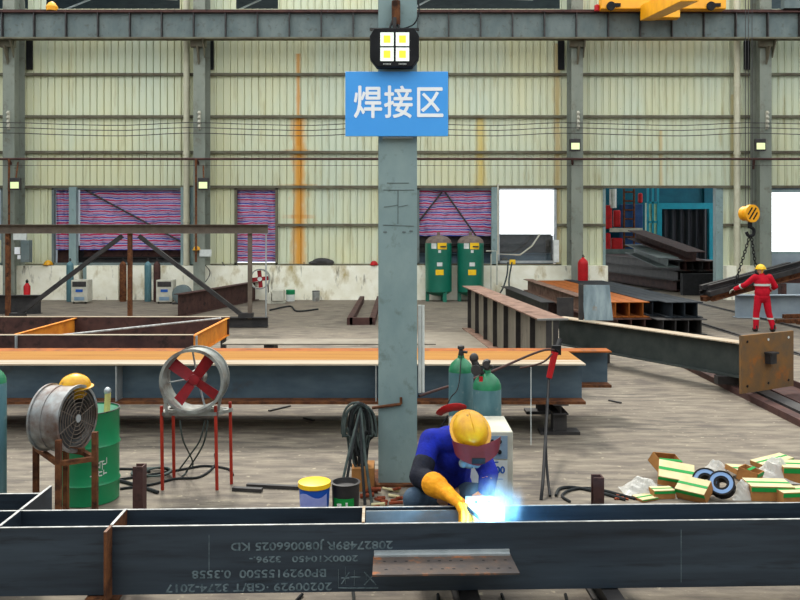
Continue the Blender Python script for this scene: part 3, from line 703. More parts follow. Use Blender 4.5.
# green tanks
def tank(px, lab):
    Y = 30.3; x = (px-400)/800*Y; R_ = .5
    r = thing('air_tank', (x, Y, 0), lab, 'tank', 'dark green air tanks')
    z0, z1 = .38, P(0, 243, Y).z
    b = B(); b.lathe([(.2, z0-.16), (.4, z0-.08), (R_, z0), (R_, z1)], (x, Y, 0), n=40); make('shell', b, M['tankgreen'], r, True)
    b = B(); b.lathe([(R_, z1), (R_*.93, z1+.12), (R_*.7, z1+.22), (R_*.35, z1+.28), (.06, z1+.29), (.05, z1+.42)], (x, Y, 0), n=40); make('domed_top', b, M['dome'], r, True)
    for k in range(3):
        a_ = -PI/2+.55+k*2*PI/3; b = B(); q = V((x+.42*math.cos(a_), Y+.42*math.sin(a_), 0)); b.box(q.x-.07, q.x+.07, q.y-.05, q.y+.05, 0, .5); make('leg', b, M['tankgreen'], r)
    for (dx, z, w, h, m) in ((.12, 2.1, .36, .24, 'yellow'), (-.2, 2.1, .2, .2, 'white'), (.02, 1.9, .1, .1, 'white'), (.02, 1.42, .2, .14, 'white'), (.02, 1.12, .3, .2, 'yellow')):
        b = B(); ang = dx/R_; q = lambda u: V((x+(R_+.004)*math.sin(u), Y-(R_+.004)*math.cos(u), 0))
        b.sheet(lambda u, v: q(ang+(u-.5)*w/R_)+V((0, 0, z+(v-.5)*h)), 6, 1, .004, V((0, .5, 0))); make('sticker', b, M[m], r)
    b = B(); b.cbox((x+.15, Y-R_-.0, 2.08), (.22, .03, .05)); make('sticker_print', b, M['dark'], r)
    return r
tank(438.5, 'dark green air tank nearest the big column'); tank(470.5, 'dark green air tank on the right, beside the pale window')
b = B(); b.path([P(486, 251, 30.4), P(497, 251, 30.4), P(497, 285, 30.4)], .03, sub=1); b.path([P(498, 184, 30.4), P(498, 254, 30.4), P(520, 255, 30.4), P(532, 246, 30.4), P(540, 234, 30.4)], .03, sub=1); b.path([P(491, 254, 30.4), P(491, 291, 30.4), P(501, 293, 30.4)], .02, sub=1)
solo('air_pipe', b, M['offwhite'], 'thin pale air pipework right of the green tanks', 'pipe')
b = B(); b.path([P(508, 262, 30.2), P(507, 275, 30.2), P(503, 288, 30.2), P(498, 296, 30.2)], .03); b.path([P(512, 262, 30.2), P(509, 280, 30.2), P(510, 292, 30.2)], .03); solo('hanging_hose', b, M['greycable'], 'grey hoses drooping from a yellow fitting right of the green tanks', 'hose')
b = B(); b.cbox(P(512.5, 262, 30.25), (.22, .12, .18)); solo('yellow_fitting', b, M['yellow'], 'small yellow fitting on low wall right of the green tanks', 'fitting', bevel=.02)
# tall red cylinder
x = (583-400)/800*29.7; cylinder(x, 29.7, 1.65, .19, 'red', 'red', 'tall red cylinder at the wall column left of the doorway', None)
b = B(); b.box(P(553, 0, 30.6).x, P(558, 0, 30.6).x, 30.4, 30.6, P(0, 262, 30.6).z, P(0, 240, 30.6).z); solo('switch_box', b, M['white'], 'slim white switch box left of the tall red cylinder', 'switch box')
b = B(); b.path([P(571, 240, 30.5), P(573, 258, 30.5), P(580, 270, 30.2)], .025); solo('wall_cable', b, M['dark'], 'black cable curving down to the tall red cylinder', 'cable')
# traverse rusty details: doorway machinery
DY = 47
def D(px, py, Y=DY): return P(px, py, Y)
r = thing('paint_booth', (D(687, 0).x, DY, 0), 'cyan-framed booth with dark strip curtain beyond the doorway', 'booth')
a = D(656, 203); c = D(717, 203)
b = B(); b.box(a.x, a.x+.35, DY, DY+.3, 0, a.z); b.box(c.x-.45, c.x, DY, DY+.3, 0, a.z); b.box(a.x, c.x, DY-.01, DY+.3, a.z-.35, a.z); make('portal_frame', b, M['cyan'], r)
b = B(); b.box(a.x+.1, c.x-.1, DY+.32, DY+.4, a.z, D(0, 182).z); b.box(c.x-.7, c.x, DY+.1, DY+.5, a.z, D(0, 182).z); make('upper_panel', b, M['teal'], r)
b = B(); n = 26
b.sheet(lambda u, v: (a.x+.3+(c.x-a.x-.6)*u, DY+.5+.1*math.sin(u*40), v*(a.z-.3)), 80, 1, .02); make('strip_curtain', b, M['curtain'], r)
b = B(); b.box(D(645, 0).x, D(655, 0).x, DY-.5, DY, 0, D(0, 203).z); make('side_window', b, M['window_yg'], r)
b = B(); b.box(D(645, 0).x, D(655, 0).x, DY-.55, DY-.51, 1.8, 1.9)
for px in (645, 650, 655): b.box(D(px, 0).x-.06, D(px, 0).x+.06, DY-.56, DY-.5, 0, D(0, 185).z)
for py in (203, 222, 240): b.box(D(645, 0).x, D(655, 0).x, DY-.56, DY-.5, D(0, py).z-.06, D(0, py).z+.06)
make('window_bar', b, M['cyan'], r)
b = B(); b.box(P(590, 0, 52).x, P(716, 0, 52).x, 52, 52.3, 0, 8); solo('dark_partition', b, M['teal'], 'dark teal sheet wall far behind the red and blue machine', 'partition')
EY = 45.6
r = thing('red_blue_machine', (P(624, 0, EY).x, EY, 0), 'red and blue machine with ladder, at the left of the doorway', 'machine')
b = B(); b.box(P(624, 0, EY).x, P(643, 0, EY).x, EY, EY+1, 0, P(0, 204, EY).z); make('blue_body', b, M['machblue'], r, bevel=.05)
b = B(); b.box(P(602, 0, EY).x, P(628, 0, EY).x, EY+1.5, EY+2.2, 0, 5); make('dark_body', b, M['teal'], r)
for (x0, y0, x1, y1) in ((604, 205, 612.5, 229), (614, 210, 621, 227), (604, 233, 611, 251), (612, 238, 623, 250), (639, 193, 643, 203)):
    b = B(); a = P(x0, y1, EY-.3); c = P(x1, y0, EY-.3); b.box(a.x, c.x, EY-.3, EY, a.z, c.z); make('red_drive', b, M['red'], r, bevel=.08)
b = B()
for px in (624, 634): b.rod(P(px, 252, EY-.2), P(px, 189, EY-.2), .06)
for py in range(192, 250, 9): b.rod(P(624, py, EY-.2), P(634, py, EY-.2), .05)
make('ladder', b, M['rust'], r)
b = B(); b.rod(P(613, 189, EY-.2), P(613, 208, EY-.2), .2); make('white_pipe', b, M['white'], r)
b = B(); b.box(P(608, 0, EY).x, P(640, 0, EY).x, EY-.5, EY-.35, P(0, 232, EY).z, P(0, 228, EY).z); make('walkway', b, M['offwhite'], r)
b = B(); b.box(P(603, 0, 44.9).x, P(641, 0, 44.9).x, 44.7, 44.9, 0, P(0, 249, 44.9).z); solo('grey_crate', b, M['darkgrey'], 'grey panel at the foot of the red and blue machine', 'panel')

# ------------------------------------------------------------------ doorway beam pile
NY = 34.6
g = 'dark beams piled in the doorway'
xc = P(676, 0, NY).x
rows = [(0, 7, .0), (1, 7, .05), (2, 7, .1)]
names = ['bottom', 'middle', 'top']
for row, cnt, dx in rows:
    for k in range(cnt):
        x = xc+.12+dx*.3+k*.33; z = .28+row*.44
        if row == 3: x -= .2
        b = B(); b.hbeam((x-.1, NY+.1*(k % 3)-row*.15, z), (x-1.2, NY+9+.2*k, z), .42, .3, .02, .03)
        solo('pile_beam', b, M['dark'] if (k+row) % 3 else M['brown'], 'dark H-beam in the doorway pile, one of its %s layer' % names[row], 'steel beam', g+', '+names[row]+' layer')
for row in range(3):
    b = B(); b.box(xc-1.0, xc+2.5, NY+1.2, NY+1.32, row*.44+(.0 if row == 0 else .055), row*.44+.065)
    if row < 3: solo('timber_spacer', b, M['dark'], 'thin spacer between layers of the doorway beam pile', 'spacer', 'spacers in the doorway pile')
for (p, q, lab, mm) in (((636, 233), (696, 255), 'slanting brown beam lying across top of the doorway pile, upper one', 'brown'), ((634, 247), (668, 261), 'slanting grey beam lying on the doorway pile, lower one', 'darkgrey')):
    b = B(); b.hbeam(P(p[0], p[1]+1.5, NY+4.5), P(q[0], q[1]+1.5, NY-.5), .42, .9, .02, .03)
    solo('crossing_beam', b, M[mm], lab, 'steel beam')
b = B(); b.box(P(712, 0, 33).x-1.2, P(722, 0, 33).x, 33, 33.3, 0, .9); solo('black_bin', b, M['black'], 'black low box right of the doorway pile', 'box')
# floor rails
for x, lab in ((8.65, 'left floor rail running from near the base plate to the doorway'), (10.98, 'right floor rail passing behind the red-suited worker')):
    b = B(); b.box(x-.035, x+.035, 8, 45, 0, .04); b.box(x-.1, x+.1, 8, 45, 0, .012); solo('floor_rail', b, M['dark'], lab, 'rail', 'floor rails')

# ------------------------------------------------------------------ rusty and black bundles in the middle
def member(p, q, h, w, m, lab, grp=None, tw=.02, tf=.02):
    b = B(); b.hbeam(p, q, h, w, tw, tf); return solo('stacked_beam', b, M[m], lab, 'steel beam', grp)
near = V((5.6, 20.6, 0)); far = V((5.22, 30.2, 0)); d = (far-near).normalized(); sd = V((-d.y, d.x, 0))*-1
if sd.x < 0: sd = -sd
for k in range(3):
    for row in range(2):
        p = near+sd*(.0+k*.36)+d*(.15*row); L = 8.9
        member(p+V((0, 0, .21+row*.42)), p+d*L+V((0, 0, .21+row*.42)), .4, .34, 'orangedeep' if row else 'brown', 'rust-orange H-beam, %s layer of the stack behind the upright plate' % ('upper' if row else 'lower'), 'orange beams, %s layer' % ('upper' if row else 'lower'))
for k in range(4):
    for row in range(2):
        p = near+sd*(1.12+k*.33)+d*(-.2+.25*row+(.5 if k == 0 and row else 0)); L = 9.0
        member(p+V((0, 0, .21+row*.42)), p+d*L+V((0, 0, .21+row*.42)), .4, .31, 'blackbeam' if row else 'dark', 'black H-beam, %s layer, right of the rust-orange beams' % ('upper' if row else 'lower'), 'black beams, %s layer' % ('upper' if row else 'lower'))
# left extra beams
member(V((5.05, 22.0, .22)), V((4.8, 30.0, .22)), .42, .34, 'brown', 'short brown beam left of the orange stack, lower one')
member(V((5.05, 22.3, .65)), V((4.8, 30.0, .65)), .42, .34, 'brownrust', 'short reddish brown beam left of the orange stack, upper one')
member(V((4.35, 23.5, .3)), V((4.0, 30.2, .3)), .56, .4, 'dark', 'dark beam on floor right behind the stiffened girder, leftmost of the group')
b = B(); b.box(4.3, 4.75, 21.9, 21.94, .0, .85); solo('end_plate', b, M['dark'], 'dark upright plate at end of the brown beams behind the girder', 'steel plate')
b = B()
for (x, y) in ((2.5, 23.6), (2.7, 23.4), (2.95, 23.3), (2.3, 24)): b.ell((x, y, .05), (.12, .1, .05))
solo('yellow_rags', b, M['dirt'], 'small heap of yellowish scraps beside the stiffened girder', 'scraps')

# stiffened girder
p0 = V((2.62, 13.75, 0)); p1 = V((1.95, 21.9, 0)); d = (p1-p0).normalized(); s = V((d.y, -d.x, 0))
r = thing('stiffened_girder', (p0+p1)/2, 'deep grey girder with brown top flange and a row of side stiffeners', 'steel beam')
h0, h1 = .03, 1.15
b = B(); b.prism([(-.01, 0), (.01, 0), (.01, 1.12), (-.01, 1.12)], p0+V((0, 0, h0)), p1+V((0, 0, h0))); make('web', b, M['girderweb'], r)
b = B(); b.prism([(-.25, 0), (.25, 0), (.25, .025), (-.25, .025)], p0+V((0, 0, h1)), p1+V((0, 0, h1))); make('top_flange', b, M['brownrust'], r)
b = B(); b.prism([(-.25, 0), (.25, 0), (.25, .03), (-.25, .03)], p0, p1); make('bottom_flange', b, M['brownrust'], r)
for i in range(8):
    for sg in (-1, 1):
        q = p0+d*(.02 if i == 0 else i*(p1-p0).length/7.02); b = B(); a = q+s*sg*.01; c = q+s*sg*.105; b.prism([(-.012, 0), (.012, 0), (.012, 1.12), (-.012, 1.12)], a+V((0, 0, h0)), c+V((0, 0, h0))); make('stiffener', b, M['dark'], r)
b = B(); b.prism([(-.27, 0), (.27, 0), (.27, .03), (-.27, .03)], p0-d*.03+V((0, 0, h1)), p0+V((0, 0, h1))); make('end_edge', b, M['silver'], r)
b = B(); b.box(.55, 2.0, 15.2, 21.0, 0, .02); solo('floor_plate', b, M['floorplate'], 'flat dusty steel plate on floor between big column and stiffened girder', 'steel plate')
b = B(); b.box(1.1, 2.1, 14.6, 17.5, .021, .05); solo('floor_plate', b, M['brown'], 'brown steel plate on floor against the left foot of the stiffened girder', 'steel plate')
b = B(); b.box(.3, 2.2, 12.4, 14.3, 0, .8); 
solo('support_block', B().box(.5, 2.1, 12.5, 14.0, .0, .3), M['dark'], 'dark low support block behind the long beams near the big column', 'support')
b = B(); q = P(428, 338, 13.0); b.cbox(q, (.1, .1, .1)); solo('dark_block', B().cbox((.45, 13.2, .36), (.14, .14, .12)), M['dark'], 'small dark block right of the white trunking', 'block')

# column member with base plate
p0 = V((5.9, 12.9, 0)); p1 = p0+V((-.5, .866, 0))*4.95; d = (p1-p0).normalized(); s = V((d.y, -d.x, 0)); zb_, zt2 = .26, .84
r = thing('column_member', (p0+p1)/2, 'dark fabricated column lying on floor with rusty square base plate', 'steel column')
b = B(); b.prism([(-.01, 0), (.01, 0), (.01, .54), (-.01, .54)], p0+V((0, 0, zb_+.02)), p1+V((0, 0, zb_+.02))); make('web', b, M['olivedark'], r)
b = B(); b.prism([(-.15, 0), (.15, 0), (.15, .02), (-.15, .02)], p0+V((0, 0, zt2-.02)), p1+V((0, 0, zt2-.02))); make('top_flange', b, M['paleflange'], r)
b = B(); b.prism([(-.15, 0), (.15, 0), (.15, .02), (-.15, .02)], p0+V((0, 0, zb_)), p1+V((0, 0, zb_))); make('bottom_flange', b, M['olivedark'], r)
b = B(); b.prism([(-.66, 0), (.66, 0), (.66, .91), (-.66, .91)], p0-d*.04+V((0, 0, .13)), p0+V((0, 0, .13)))
bp = make('base_plate', b, M['rustplate'], r)
for u in (-.52, 0, .52):
    for w in (.1, .8):
        b = B(); q = p0-d*.045+s*u+V((0, 0, .14+w)); b.rod(q, q-d*.004, .022, n=10); make('bolt_hole', b, M['black'] if (u+w) < .9 and not (w > .5 and u >= 0) else M['white'], bp)
b = B(); q = p0-d*.04+V((0, 0, .14+.5)); b.rect(q-s*.0+V((0, 0, .0)), q-d*.1, .16, .16); b.rect(q+V((0, 0, .09)), q-d*.13+V((0, 0, .09)), .2, .03); make('shear_key', b, M['dark'], bp)
for z in (.28, .62):
    b = B(); q = p0+d*.12-s*.02+V((0, 0, z)); 
    for sg in (-1, 1): b.rect(q, q+s*sg*.28, .06, .02)
    make('rib', b, M['silver'], r)
b = B(); q = p0+d*.02
for sg in (-1, 1): b.prism([(-.01, 0), (.01, 0), (.01, .54), (-.01, .54)], q+s*sg*.01+V((0, 0, .24)), q+s*sg*.3+V((0, 0, .24)))
make('end_stiffener', b, M['dark'], r)
a = P(583, 320, 17.4); q = p0+d*3.75
c0 = p0+d*4.15+V((-.02, .0, zt2))
b = B(); a1, a2 = c0, c0+V((.58, -.04, 0)); up_ = V((-.03, .1, .72))
vv = [a1, a2, a2+up_+V((-.02, 0, 0)), a1+up_]; vv += [k+V((.0, .02, 0)) for k in vv]
b.add(vv, [(0,1,2,3),(7,6,5,4),(0,4,5,1),(1,5,6,2),(2,6,7,3),(3,7,4,0)])
make('bracket_plate', b, M['silverplate'], r, label='upright silver-blue bracket plate')
b = B(); b.box(c0.x-.10, c0.x-.01, c0.y+.05, c0.y+.12, zt2, zt2+.74); make('bracket_side', b, M['dark'], r)
for i, tt in enumerate((.6, 3.9)):
    q = p0+d*tt; b = B(); b.box(q.x-.3, q.x+.3, q.y-.08, q.y+.08, 0 if i else .125, zb_); solo('support_block', b, M['dark'], 'block under the lying column, %s' % ('far end' if i else 'near its base plate'), 'support')
# dark lying sections at right
for (x0, x1, y0, y1, h, m, lab) in ((5.45, 5.62, 9.2, 16.2, .1, 'brown', 'thin brown bar on floor, leftmost of the long dark sections at right edge'), (5.66, 5.9, 9.2, 15.9, .12, 'dark', 'narrow dark section on floor, second from left at right edge'),
        (5.94, 6.7, 9.2, 15.6, .12, 'brown', 'wide brown section on floor under the base plate')):
    b = B(); w = x1-x0; xc_ = (x0+x1)/2; b.prism([(-w/2, 0), (w/2, 0), (w/2, h), (w/2-.02, h), (w/2-.02, .02), (-w/2+.02, .02), (-w/2+.02, h), (-w/2, h)] if w > .3 else [(-w/2, 0), (w/2, 0), (w/2, h), (-w/2, h)], (xc_, y0, 0), (xc_+.1, y1, 0))
    solo('long_section', b, M[m], lab, 'steel section')
# right edge materials
b = B(); b.hbeam((P(735, 0, 24.6).x, 24.6, .36), (18, 24.6, .36), .7, .4); solo('grey_beam', b, M['greensheet'], 'large blue-grey beam on floor behind the red-suited worker', 'steel beam')
b = B(); b.hbeam((P(770, 0, 27).x, 27, 1.05), (19, 27, .95), .25, .25); b.box(14.5, 14.7, 26.9, 27.1, 0, .9); b.box(12.8, 13, 26.9, 27.1, 0, .9); solo('rusty_rail', b, M['brown'], 'thin rusty rail on stands behind worker at right edge', 'steel rail')
for i, (y, dx) in enumerate(((23.1, 0), (23.3, .3), (22.9, .5))):
    b = B(); x = P(778, 0, 23).x+dx; b.rect((x, y, .06+.125*(i == 1)), (x+3, y+.5, .06+.125*(i == 1)), .12, .12); solo('rusty_bar', b, M['rust'], 'short rusty bar on floor at right edge, right of worker', 'steel bar', 'rusty bars right of the worker')

# ------------------------------------------------------------------ chain, hook block, hoisted bundle
HY = 21.6
def H(px, py, Y=HY): return P(px, py, Y)
c = H(750, 213.5); r = thing('hook_block', c, 'yellow and black striped hook block hanging above the worker', 'hook block')
Rh = Matrix.Rotation(math.radians(20), 3, 'Z')@Matrix.Rotation(PI/2, 3, 'X')
b = B(); b.lathe([(.16, -.26), (.2, -.22), (.2, -.06)], c, Rh, 28); b.lathe([(.24, .0), (.24, .1)], c, Rh, 32); make('sheave_cover', b, M['craneyellow'], r, True)
b = B()
ax = Rh@V((1, 0, 0)); az = V((0, 0, 1)); nn = Rh@V((0, 0, 1))
for k, (o_, w_) in enumerate(((-.11, .12), (0, .19), (.11, .12))):
    dd = (ax*.6+az*.8).normalized(); dd2 = (ax*-.8+az*.6).normalized()
    b.rect(c+nn*.1+dd2*o_-dd*w_, c+nn*.1+dd2*o_+dd*w_, .045, .01, nn)
make('stripe', b, M['black'], r)
b = B(); b.rod(c+V((0, 0, -.22)), c+V((0, 0, -.4)), .06); b.path([c+V((0, 0, -.36)), c+V((.1, 0, -.44)), c+V((.08, 0, -.58)), c+V((-.04, 0, -.6)), c+V((-.1, 0, -.5))], .045); make('hook', b, M['black'], r, True)
b = B()
for dx in (-.08, .0, .1): b.rod(c+V((dx, .1, .18)), V((c.x+dx, c.y+.1, 12)), .01, n=6)
make('wire_rope', b, M['dark'], r)
def chain(a, c2, lab):
    b = B(); n = int((c2-a).length/.085); dd = (c2-a).normalized(); s_, u_ = frame(dd, V((0, 1, 0)))
    for i in range(n):
        q = a.lerp(c2, (i+.5)/n); w = s_ if i % 2 else u_
        b.path([q-dd*.055+w*.0, q-dd*.03+w*.03, q+dd*.03+w*.03, q+dd*.055, q+dd*.03-w*.03, q-dd*.03-w*.03], .012, 5, 2, True)
    solo('lifting_chain', b, M['black'], lab, 'chain')
hk = c+V((0, 0, -.58))
chain(hk, H(735, 284), 'left lifting chain slanting from the hook to the hoisted bundle'); chain(hk+V((.03, 0, 0)), H(757, 276), 'right lifting chain hanging nearly straight beside the worker')
# bundle
A = H(706, 293, 21.9); Bq = H(792, 270, 22.8); d = (Bq-A).normalized(); s_, u_ = frame(d)
bl = [(-.23, .0), (-.08, .01), (.07, -.0), (.22, .01), (-.16, -.145), (0, -.15), (.16, -.145), (-.08, .16), (.08, .155)]
for i, (x, z) in enumerate(bl):
    b = B(); o1 = A+s_*x+u_*z+d*random.uniform(-.1, .1); o2 = Bq+s_*x+u_*z+d*random.uniform(-.1, .4)
    if i % 2: b.rect(o1, o2, .13, .13)
    else: b.channel(o1, o2, .14, .1, .02)
    solo('hoisted_bar', b, M['rust'] if i in (4, 5, 6) else M['dark'], 'rusty bar low in the hoisted bundle' if i in (4, 5, 6) else 'dark bar in the hoisted bundle beside the worker', 'steel bar', 'hoisted bundle, rusty bars' if i in (4, 5, 6) else 'hoisted bundle, dark bars')

# ------------------------------------------------------------------ red-suited worker
W0 = V((9.6, 21.2, 0))
r = thing('person', W0, 'person in red overalls and yellow hard hat, seen from behind, holding the hoisted bundle', 'person')
def w(x, y, z): return W0+V((x, y, z))
hipL, hipR = w(-.1, 0, .92), w(.1, 0, .92); kL, kR = w(-.15, .02, .5), w(.17, .0, .5); fL, fR = w(-.17, .0, .09), w(.27, -.05, .09)
shL, shR = w(-.19, 0, 1.45), w(.19, 0, 1.45); elL, wrL = w(-.4, .12, 1.24), w(-.58, .32, 1.12); elR, wrR = w(.36, .02, 1.2), w(.3, .26, 1.08)
b = B(); b.ell(w(-.02, .06, 1.63), (.078, .095, .115)); b.cap(w(0, .02, 1.45), w(-.01, .04, 1.58), .055, .05); b.ell(w(0, 0, 1.25), (.15, .09, .22)); b.ell(w(0, 0, .98), (.13, .09, .12))
for a, e, wr in ((shL, elL, wrL), (shR, elR, wrR)): b.cap(w(0, 0, 1.42), a, .06, .055); b.cap(a, e, .05, .04); b.cap(e, wr, .038, .03)
for a, k, f in ((hipL, kL, fL), (hipR, kR, fR)): b.cap(a, k, .08, .055); b.cap(k, f, .052, .04)
b.ell(w(-.03, .16, 1.62), (.014, .022, .02)); b.ell(w(-.1, .05, 1.63), (.014, .02, .03)); b.ell(w(.06, .05, 1.63), (.014, .02, .03))
o = make('body', b, M['skin'], r); remesh(o, .014, 3)
b = B(); b.ell(w(0, 0, 1.27), (.21, .14, .26)); b.ell(w(0, 0, 1.05), (.2, .15, .2)); b.ell(w(0, 0, .92), (.19, .14, .1)); b.cap(w(-.16, 0, 1.43), w(.16, 0, 1.43), .085, .085); b.cap(w(0, .02, 1.44), w(0, .03, 1.52), .07, .065)
for a, e, wr in ((shL, elL, wrL), (shR, elR, wrR)): b.cap(a, e, .085, .068); b.cap(e, wr, .068, .055)
o = make('jacket', b, M['redsuit'], r); remesh(o, .014, 3)
b = B(); b.ell(w(0, 0, .9), (.175, .13, .13))
for a, k, f in ((hipL, kL, fL), (hipR, kR, fR)): b.cap(a, k, .105, .082); b.cap(k, f+V((0, 0, .02)), .082, .07)
o = make('trousers', b, M['redsuit'], r); remesh(o, .014, 3)
for f in (fL, fR):
    b = B(); b.ell(f+V((0, .05, -.03)), (.055, .14, .06)); b.cap(f+V((0, -.02, -.02)), f+V((0, -.02, .08)), .05, .05); o = make('boot', b, M['boot'], r); remesh(o, .012, 2)
def tape(c, rx, ry, h, R=None, nm='reflective_band'):
    b = B(); b.lathe([(1, -h/2), (1.03, -h/2), (1.03, h/2), (1, h/2)], c, (R or Matrix.Identity(3))@Matrix.Diagonal(V((rx, ry, 1))), 28, False); make(nm, b, M['reflect'], r)
tape(w(0, 0, 1.25), .212, .145, .055)
for k, f in ((kL, fL), (kR, fR)): tape(k.lerp(f, .35), .083, .083, .045)
for e, wr in ((elL, wrL), (elR, wrR)):
    q = (wr-e).to_track_quat('Z', 'Y').to_matrix(); tape(e.lerp(wr, .4), .07, .07, .045, q)
def hand(b, wr, d, nrm, sc=1.0, curl=.5, thumb=1):
    """palm plus five bent fingers"""
    d = d.normalized(); side = d.cross(nrm).normalized(); nrm = side.cross(d).normalized()
    for k in range(4):
        o_ = (k-1.5)*.021*sc; b.cap(wr+side*o_*.6, wr+d*.09*sc+side*o_, .017*sc, .0135*sc)
        L = (.034, .042, .039, .03)[k]*sc; p_ = wr+d*.09*sc+side*o_; dd = d.copy()
        for j in range(3):
            ang = curl*(.55+.25*j); dd = (dd*math.cos(ang)-nrm*math.sin(ang)).normalized(); q_ = p_+dd*L*(1-.18*j)
            b.cap(p_, q_, (.012-.001*j)*sc, (.0112-.001*j)*sc); p_ = q_
    t0 = wr+d*.02*sc+side*thumb*.03*sc; t1 = t0+(d*.5+side*thumb*.7-nrm*.3).normalized()*.045*sc; t2 = t1+(d*.9-nrm*.5).normalized()*.035*sc
    b.cap(t0, t1, .016*sc, .013*sc); b.cap(t1, t2, .013*sc, .011*sc)
for e, wr in ((elL, wrL), (elR, wrR)):
    b = B(); hand(b, wr, wr-e, V((0, 0, 1)), 1.1, .5); o = make('glove', b, M['offwhite'], r); remesh(o, .006, 2)
hat('hard_hat', w(-.02, .05, 1.665), 1.08, '', (0, 0, PI), 'yellow', r)

# ------------------------------------------------------------------ foreground beam
F = thing('foreground_beam', (0, 5.55, 0), 'long dark plate girder with stencilled numbers running across the foreground', 'steel beam')
ang = math.atan(.03)
def FB(x, y): return V((x*math.cos(ang)-y*math.sin(ang), 5.55+x*math.sin(ang)+y*math.cos(ang), 0))
Rz = Matrix.Rotation(ang, 3, 'Z')
def fbox(b, x0, x1, y0, y1, z0, z1):
    return b.cbox(FB((x0+x1)/2, (y0+y1)/2)+V((0, 0, (z0+z1)/2)), (x1-x0, y1-y0, z1-z0), Rz)
zt_, zb_ = .665, .195
b = B(); fbox(b, -4.2, 4.2, 0, .014, zb_, zt_-.004); make('front_plate', b, M['frontsteel'], F)
b = B(); fbox(b, -4.2, 4.2, -.001, .015, zt_-.004, zt_); make('front_plate_edge', b, M['cutedge'], F)
b = B(); fbox(b, -4.2, 4.2, .33, .344, zb_, zt_-.004); make('rear_plate', b, M['frontsteel'], F)
b = B(); fbox(b, -4.2, 4.2, .329, .345, zt_-.004, zt_); make('rear_plate_edge', b, M['cutedge'], F)
b = B(); fbox(b, -4.2, 4.2, .014, .33, .32, .334); make('web', b, M['frontsteel'], F)
def cross(x, y0, y1, m='brown', e='cutedge', z0=zb_):
    b = B(); fbox(b, x-.009, x+.009, y0, y1, z0, zt_+.004); o = make('cross_plate', b, M[m], F)
    b = B(); fbox(b, x-.01, x+.01, y0-.001, y1, zt_+.004, zt_+.008); make('plate_edge', b, M[e], o)
cross(-1.985, -.12, 0, 'rust', 'brownrust'); cross(-1.985, .014, .33, 'rust')
cross(-2.745, .014, .33, 'frontsteel'); cross(-2.745, .344, .88, 'frontsteel')
cross(-.255, .014, .33, 'brownrust', 'paleflange', .335)
b = B(); fbox(b, -4.2, -2.75, .7, .714, zb_, zt_); make('side_plate', b, M['frontsteel'], F)
b = B(); fbox(b, -4.2, -2.75, .699, .715, zt_, zt_+.004); make('side_plate_edge', b, M['cutedge'], F)
b = B(); fbox(b, -.24, .48, .29, .30, .335, .65); make('inner_plate', b, M['galvclean'], F)
b = B(); 
cpl = B(); fbox(cpl, .49, .78, .30, .315, .335, .745); gp = make('gusset_plate', cpl, M['galvclean'], F)
for u in (.57, .66, .74):
    b = B(); q = FB(u, .297)+V((0, 0, .705)); b.rod(q, q+V((0, -.002, 0)), .012, n=10); make('bolt_hole', b, M['bluetext'], gp)
# weld seam scratches on plate front, chalk line
b = B(); fbox(b, -1.318, -1.314, -.0015, 0, .36, .60); fbox(b, 1.97, 1.974, -.0012, 0, .23, .6); make('chalk_mark', b, M['stencil'], F)
for k in range(3):
    xx = (-2.745, -1.985, -1.96)[k]
# shelf bracket on front face
zsh = .452
b = B(); fbox(b, -.18, .76, -.05, -.0, zsh, zsh+.012); fbox(b, -.18, .76, -.02, 0, zsh+.0, zsh+.028); o = make('bracket_lip', b, M['galvclean'], F)
b = B(); a0 = FB(-.19, -.36); 
sh = [FB(-.185, -.03), FB(.765, -.03), FB(.775, -.33), FB(-.19, -.33)]
b.add([q+V((0, 0, zsh-.012)) for q in sh]+[q+V((0, 0, zsh)) for q in sh], [(0,1,2,3),(7,6,5,4),(0,4,5,1),(1,5,6,2),(2,6,7,3),(3,7,4,0)])
shelf = make('bracket_shelf', b, M['rustshelf'], F, label='rust-mottled perforated bracket shelf')
for i in range(12):
    for j in range(2):
        if random.random() < .15: continue
        b = B(); q = FB(-.11+i*.075+.01*(j), -.12-.13*j)+V((0, 0, zsh)); b.ell(q, (.012, .009, .0015), n=8, m=4); make('punch_hole', b, M['black'], shelf)
# stencils, rotated 180 degrees
def stencil(body, px_start, py, pxw, h):
    q = P(px_start, py, 5.55)
    for _ in range(4): yy = FB(q.x, -.0015).y; q = P(px_start, py, yy)
    text('stencil_lettering', body, h*1.38, M['stencil'], F, Matrix.Translation(q)@Matrix.Rotation(ang, 4, 'Z')@Matrix.Rotation(PI/2, 4, 'X')@Matrix.Rotation(PI, 4, 'Z'), .0016, .0006, fit=pxw/800*yy)
stencil('20827489R J080066025 KD', 393, 544.5, 161, .056)
stencil('2000X10450   3296.-', 358, 558, 108, .042)
stencil('BP0929155500  0.3558', 327, 572.5, 134, .055)
stencil('20200929 ·GB/T 3274-2017', 332, 586, 165, .055)
b = B()
def fl(x0, y0, x1, y1, w=.007):
    yy = 5.545; a = P(x0, y0, 5.5); c = P(x1, y1, 5.5)
    for q in (a, c): q.y = FB(q.x, -.002).y
    a.z = 2.7-(y0-230)/800*a.y; c.z = 2.7-(y1-230)/800*c.y; b.rect(a, c, .002, w)
for s_ in ((338, 569, 338, 588), (338, 588, 378, 588), (341, 578, 349, 578), (345, 567, 345, 584), (341, 584, 349, 572), (354, 570, 354, 586), (350, 577, 360, 577), (364, 572, 376, 585), (364, 585, 376, 572), (366, 572, 366, 580)): fl(*s_)
make('stencil_emblem', b, M['stencil'], F)
